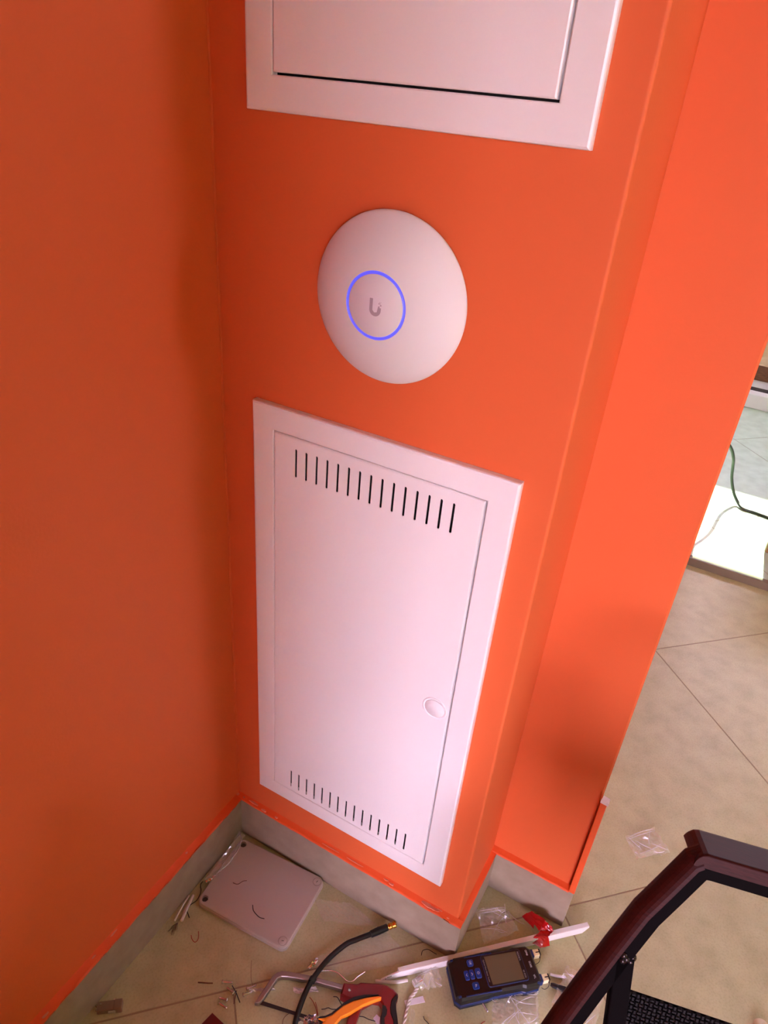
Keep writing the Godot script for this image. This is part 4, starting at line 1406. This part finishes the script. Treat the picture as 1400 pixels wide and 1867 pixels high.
	var cl := curve(pts([0.4996, 0.007, 0.0959, 0.4985, 0.006, 0.1072, 0.4961, 0.005, 0.118, 0.4978, 0.005, 0.1311, 0.5012, 0.005, 0.145, 0.5062, 0.005, 0.1609, 0.5144, 0.005, 0.1804, 0.5256, 0.005, 0.2033]), 8)
	for s in 2:
		var tw: Array[Vector3] = []
		for i in cl.size():
			var an := i * 0.62 + PI * s
			tw.append(cl[i] + Vector3(cos(an) * 0.0016, sin(an) * 0.0013, 0))
		tube(st, tw, 0.0022, 7)
	obj("cord", st, mats.wire_white, t)
	# papers
	st = mb()
	prism(st, pv([0.4878, 0.1258, 0.5141, 0.1004, 0.5225, 0.1079, 0.4942, 0.1334]), 0.0012, 0.0018)
	tag(obj("paper_label", st, mats.paper_white), "white paper label under the white twisted cord", "label")
	st = mb()
	prism(st, pv([0.4529, 0.182, 0.4555, 0.1725, 0.4649, 0.1747, 0.4715, 0.1873, 0.465, 0.1871]), 0.0012, 0.0018)
	tag(obj("paper_scrap", st, mats.paper_white), "small white paper scrap inside the saw's red handle", "scrap")
	sheet_thing("paper_tab", "clear strip standing along the twisted cord's right side", "strip", [0.5042, 0.001, 0.1326, 0.5141, 0.004, 0.1324, 0.527, 0.004, 0.1723, 0.5199, 0.001, 0.1751], 4, 8, 0.002, 58, mats.clear_film, 0.0006)
	# odd wires
	wire("black_wire", "black wire looped above the trunking strip, at the pier's foot", "wire", [0.4785, 0.002, 0.0372, 0.4768, 0.004, 0.0297, 0.4811, 0.005, 0.024, 0.4869, 0.005, 0.021, 0.4954, 0.004, 0.0207, 0.5034, 0.002, 0.0194], 0.0006, mats.wire_black)
	wire("black_wire", "short black wire at the bottom, right of the twisted cord", "wire", [0.5301, 0.001, 0.1306, 0.5347, 0.0015, 0.1344, 0.541, 0.0015, 0.1357, 0.5489, 0.001, 0.138], 0.0008, mats.wire_black)
	wire("black_wire", "crooked black wire above the orange handle, the upper one", "wire", [0.3716, 0.002, 0.1895, 0.3784, 0.003, 0.187, 0.386, 0.004, 0.1905, 0.3955, 0.008, 0.1964], 0.0008, mats.wire_black)
	wire("black_wire", "wavy black wire above the orange handle, the lower one", "wire", [0.3647, 0.002, 0.2186, 0.3698, 0.003, 0.2154, 0.3743, 0.003, 0.2105, 0.3811, 0.003, 0.209, 0.3899, 0.004, 0.2042], 0.0008, mats.wire_black)
	wire("black_wire", "dark wire leading to the white scrap inside the red handle", "wire", [0.4291, 0.002, 0.1929, 0.4374, 0.003, 0.1894, 0.4472, 0.003, 0.1881, 0.4588, 0.002, 0.1841], 0.0008, mats.wire_black)
	wire("copper_wire", "thin copper wire at the orange handle's left tip, longer of two", "wire", [0.3346, 0.001, 0.2128, 0.3433, 0.002, 0.2156, 0.3535, 0.003, 0.2217, 0.3656, 0.006, 0.2327], 0.0006, mats.wire_red)
	wire("copper_wire", "thin copper wire at the orange handle's left tip, shorter of two", "wire", [0.3486, 0.002, 0.2145, 0.357, 0.003, 0.2216, 0.366, 0.006, 0.2325], 0.0006, mats.wire_red)
	wire("hair_wire", "hair-thin upright wire above the pair of screws at the saw tip", "wire", [0.2032, 0.001, 0.2177, 0.2141, 0.001, 0.2331, 0.2244, 0.0015, 0.2453, 0.2337, 0.002, 0.2522], 0.0004, mats.copper)
	wire("hair_wire", "hair-thin curved wire below the saw blade", "wire", [0.3187, 0.001, 0.2536, 0.3151, 0.001, 0.2621, 0.3154, 0.001, 0.2692, 0.3198, 0.001, 0.2768], 0.0005, mats.copper)
	wire("pale_wire", "pale curved wire at the pier's foot, beside the red tape", "wire", [0.5948, 0.002, -0.1365, 0.6037, 0.003, -0.1319, 0.613, 0.003, -0.1297, 0.6231, 0.003, -0.1286, 0.632, 0.002, -0.1309], 0.0011, mats.wire_white)
	wire("pale_wire", "pale upright wire at the pier's foot, left of the curved one", "wire", [0.5814, 0.001, -0.1493, 0.5859, 0.002, -0.139, 0.5911, 0.003, -0.1267, 0.5979, 0.003, -0.1123], 0.0008, mats.wire_white)
	wire("red_wire", "tiny red wire at the bottom edge below the tester", "wire", [0.6264, 0.001, 0.0876, 0.6285, 0.001, 0.0821, 0.6314, 0.001, 0.0787], 0.0007, mats.wire_red)
	# screw and dark brush
	var hp := pts([0.6138, 0.004, 0.0524, 0.6305, 0.002, 0.0623])
	screw("thin screw below the tester's left half", hp[0], hp[1])
	t = thing("bottle_brush", "dark bristle brush end poking from the clear bag by the chair", "brush")
	st = mb()
	var br := pts([0.7156, 0.006, -0.0449, 0.7203, 0.006, -0.0456, 0.7307, 0.006, -0.0474])
	tube(st, br, [0.0028, 0.0046, 0.0050], 10)
	obj("tip", st, mats.black_rubber, t)
	st = mb()
	br = pts([0.7307, 0.006, -0.0474, 0.743, 0.006, -0.0498, 0.7599, 0.006, -0.0512, 0.7752, 0.005, -0.051])
	tube(st, br, [0.0050, 0.0060, 0.0060, 0.0050], 10)
	obj("bristles", st, mats.brush_grey, t)
	st = mb()
	var kc := pts([1.0825, 0, -0.1828])[0]
	lathe(st, [Vector2(0.0145, 0.0), Vector2(0.0150, 0.006), Vector2(0.0135, 0.0105), Vector2(0.0, 0.0115)], 28, Transform3D(Basis.IDENTITY, kc))
	tag(obj("furniture_glide", st, mats.beige_plastic), "pale round plastic glide on the floor at the lower right corner", "glide")
	# plaster crumbs and dust
	var mm := MultiMesh.new()
	mm.transform_format = MultiMesh.TRANSFORM_3D
	st = mb()
	rbox(st, Vector3(0.0016, 0.0007, 0.0012), 0.0003)
	st.generate_normals()
	mm.mesh = st.commit()
	mm.instance_count = 620
	rng.seed = 77
	for i in 620:
		var p := Vector3(rng.randf_range(0.02, 0.85), 0.0003, rng.randf_range(-0.16, 0.45))
		if i < 260:
			p = Vector3(rng.randf_range(0.25, 0.60), 0.0003, 0.012 + absf(rng.randfn(0.0, 0.06)))
		if p.z < 0.012 and p.x < 0.54:
			p.x += 0.2
		var s := rng.randf_range(0.25, 1.0) * (1.5 if rng.randf() < 0.06 else 1.0)
		mm.set_instance_transform(i, Transform3D(Basis(Vector3.UP, rng.randf() * TAU).scaled(Vector3(s, s, s)), p))
	var mi := MultiMeshInstance3D.new()
	mi.name = "plaster_crumbs"
	mi.multimesh = mm
	mi.material_override = mats.plaster_bits
	mi.set_meta("kind", "stuff")
	tag(mi, "tiny pale plaster crumbs scattered over the floor tiles", "crumbs")
	add_child(mi)
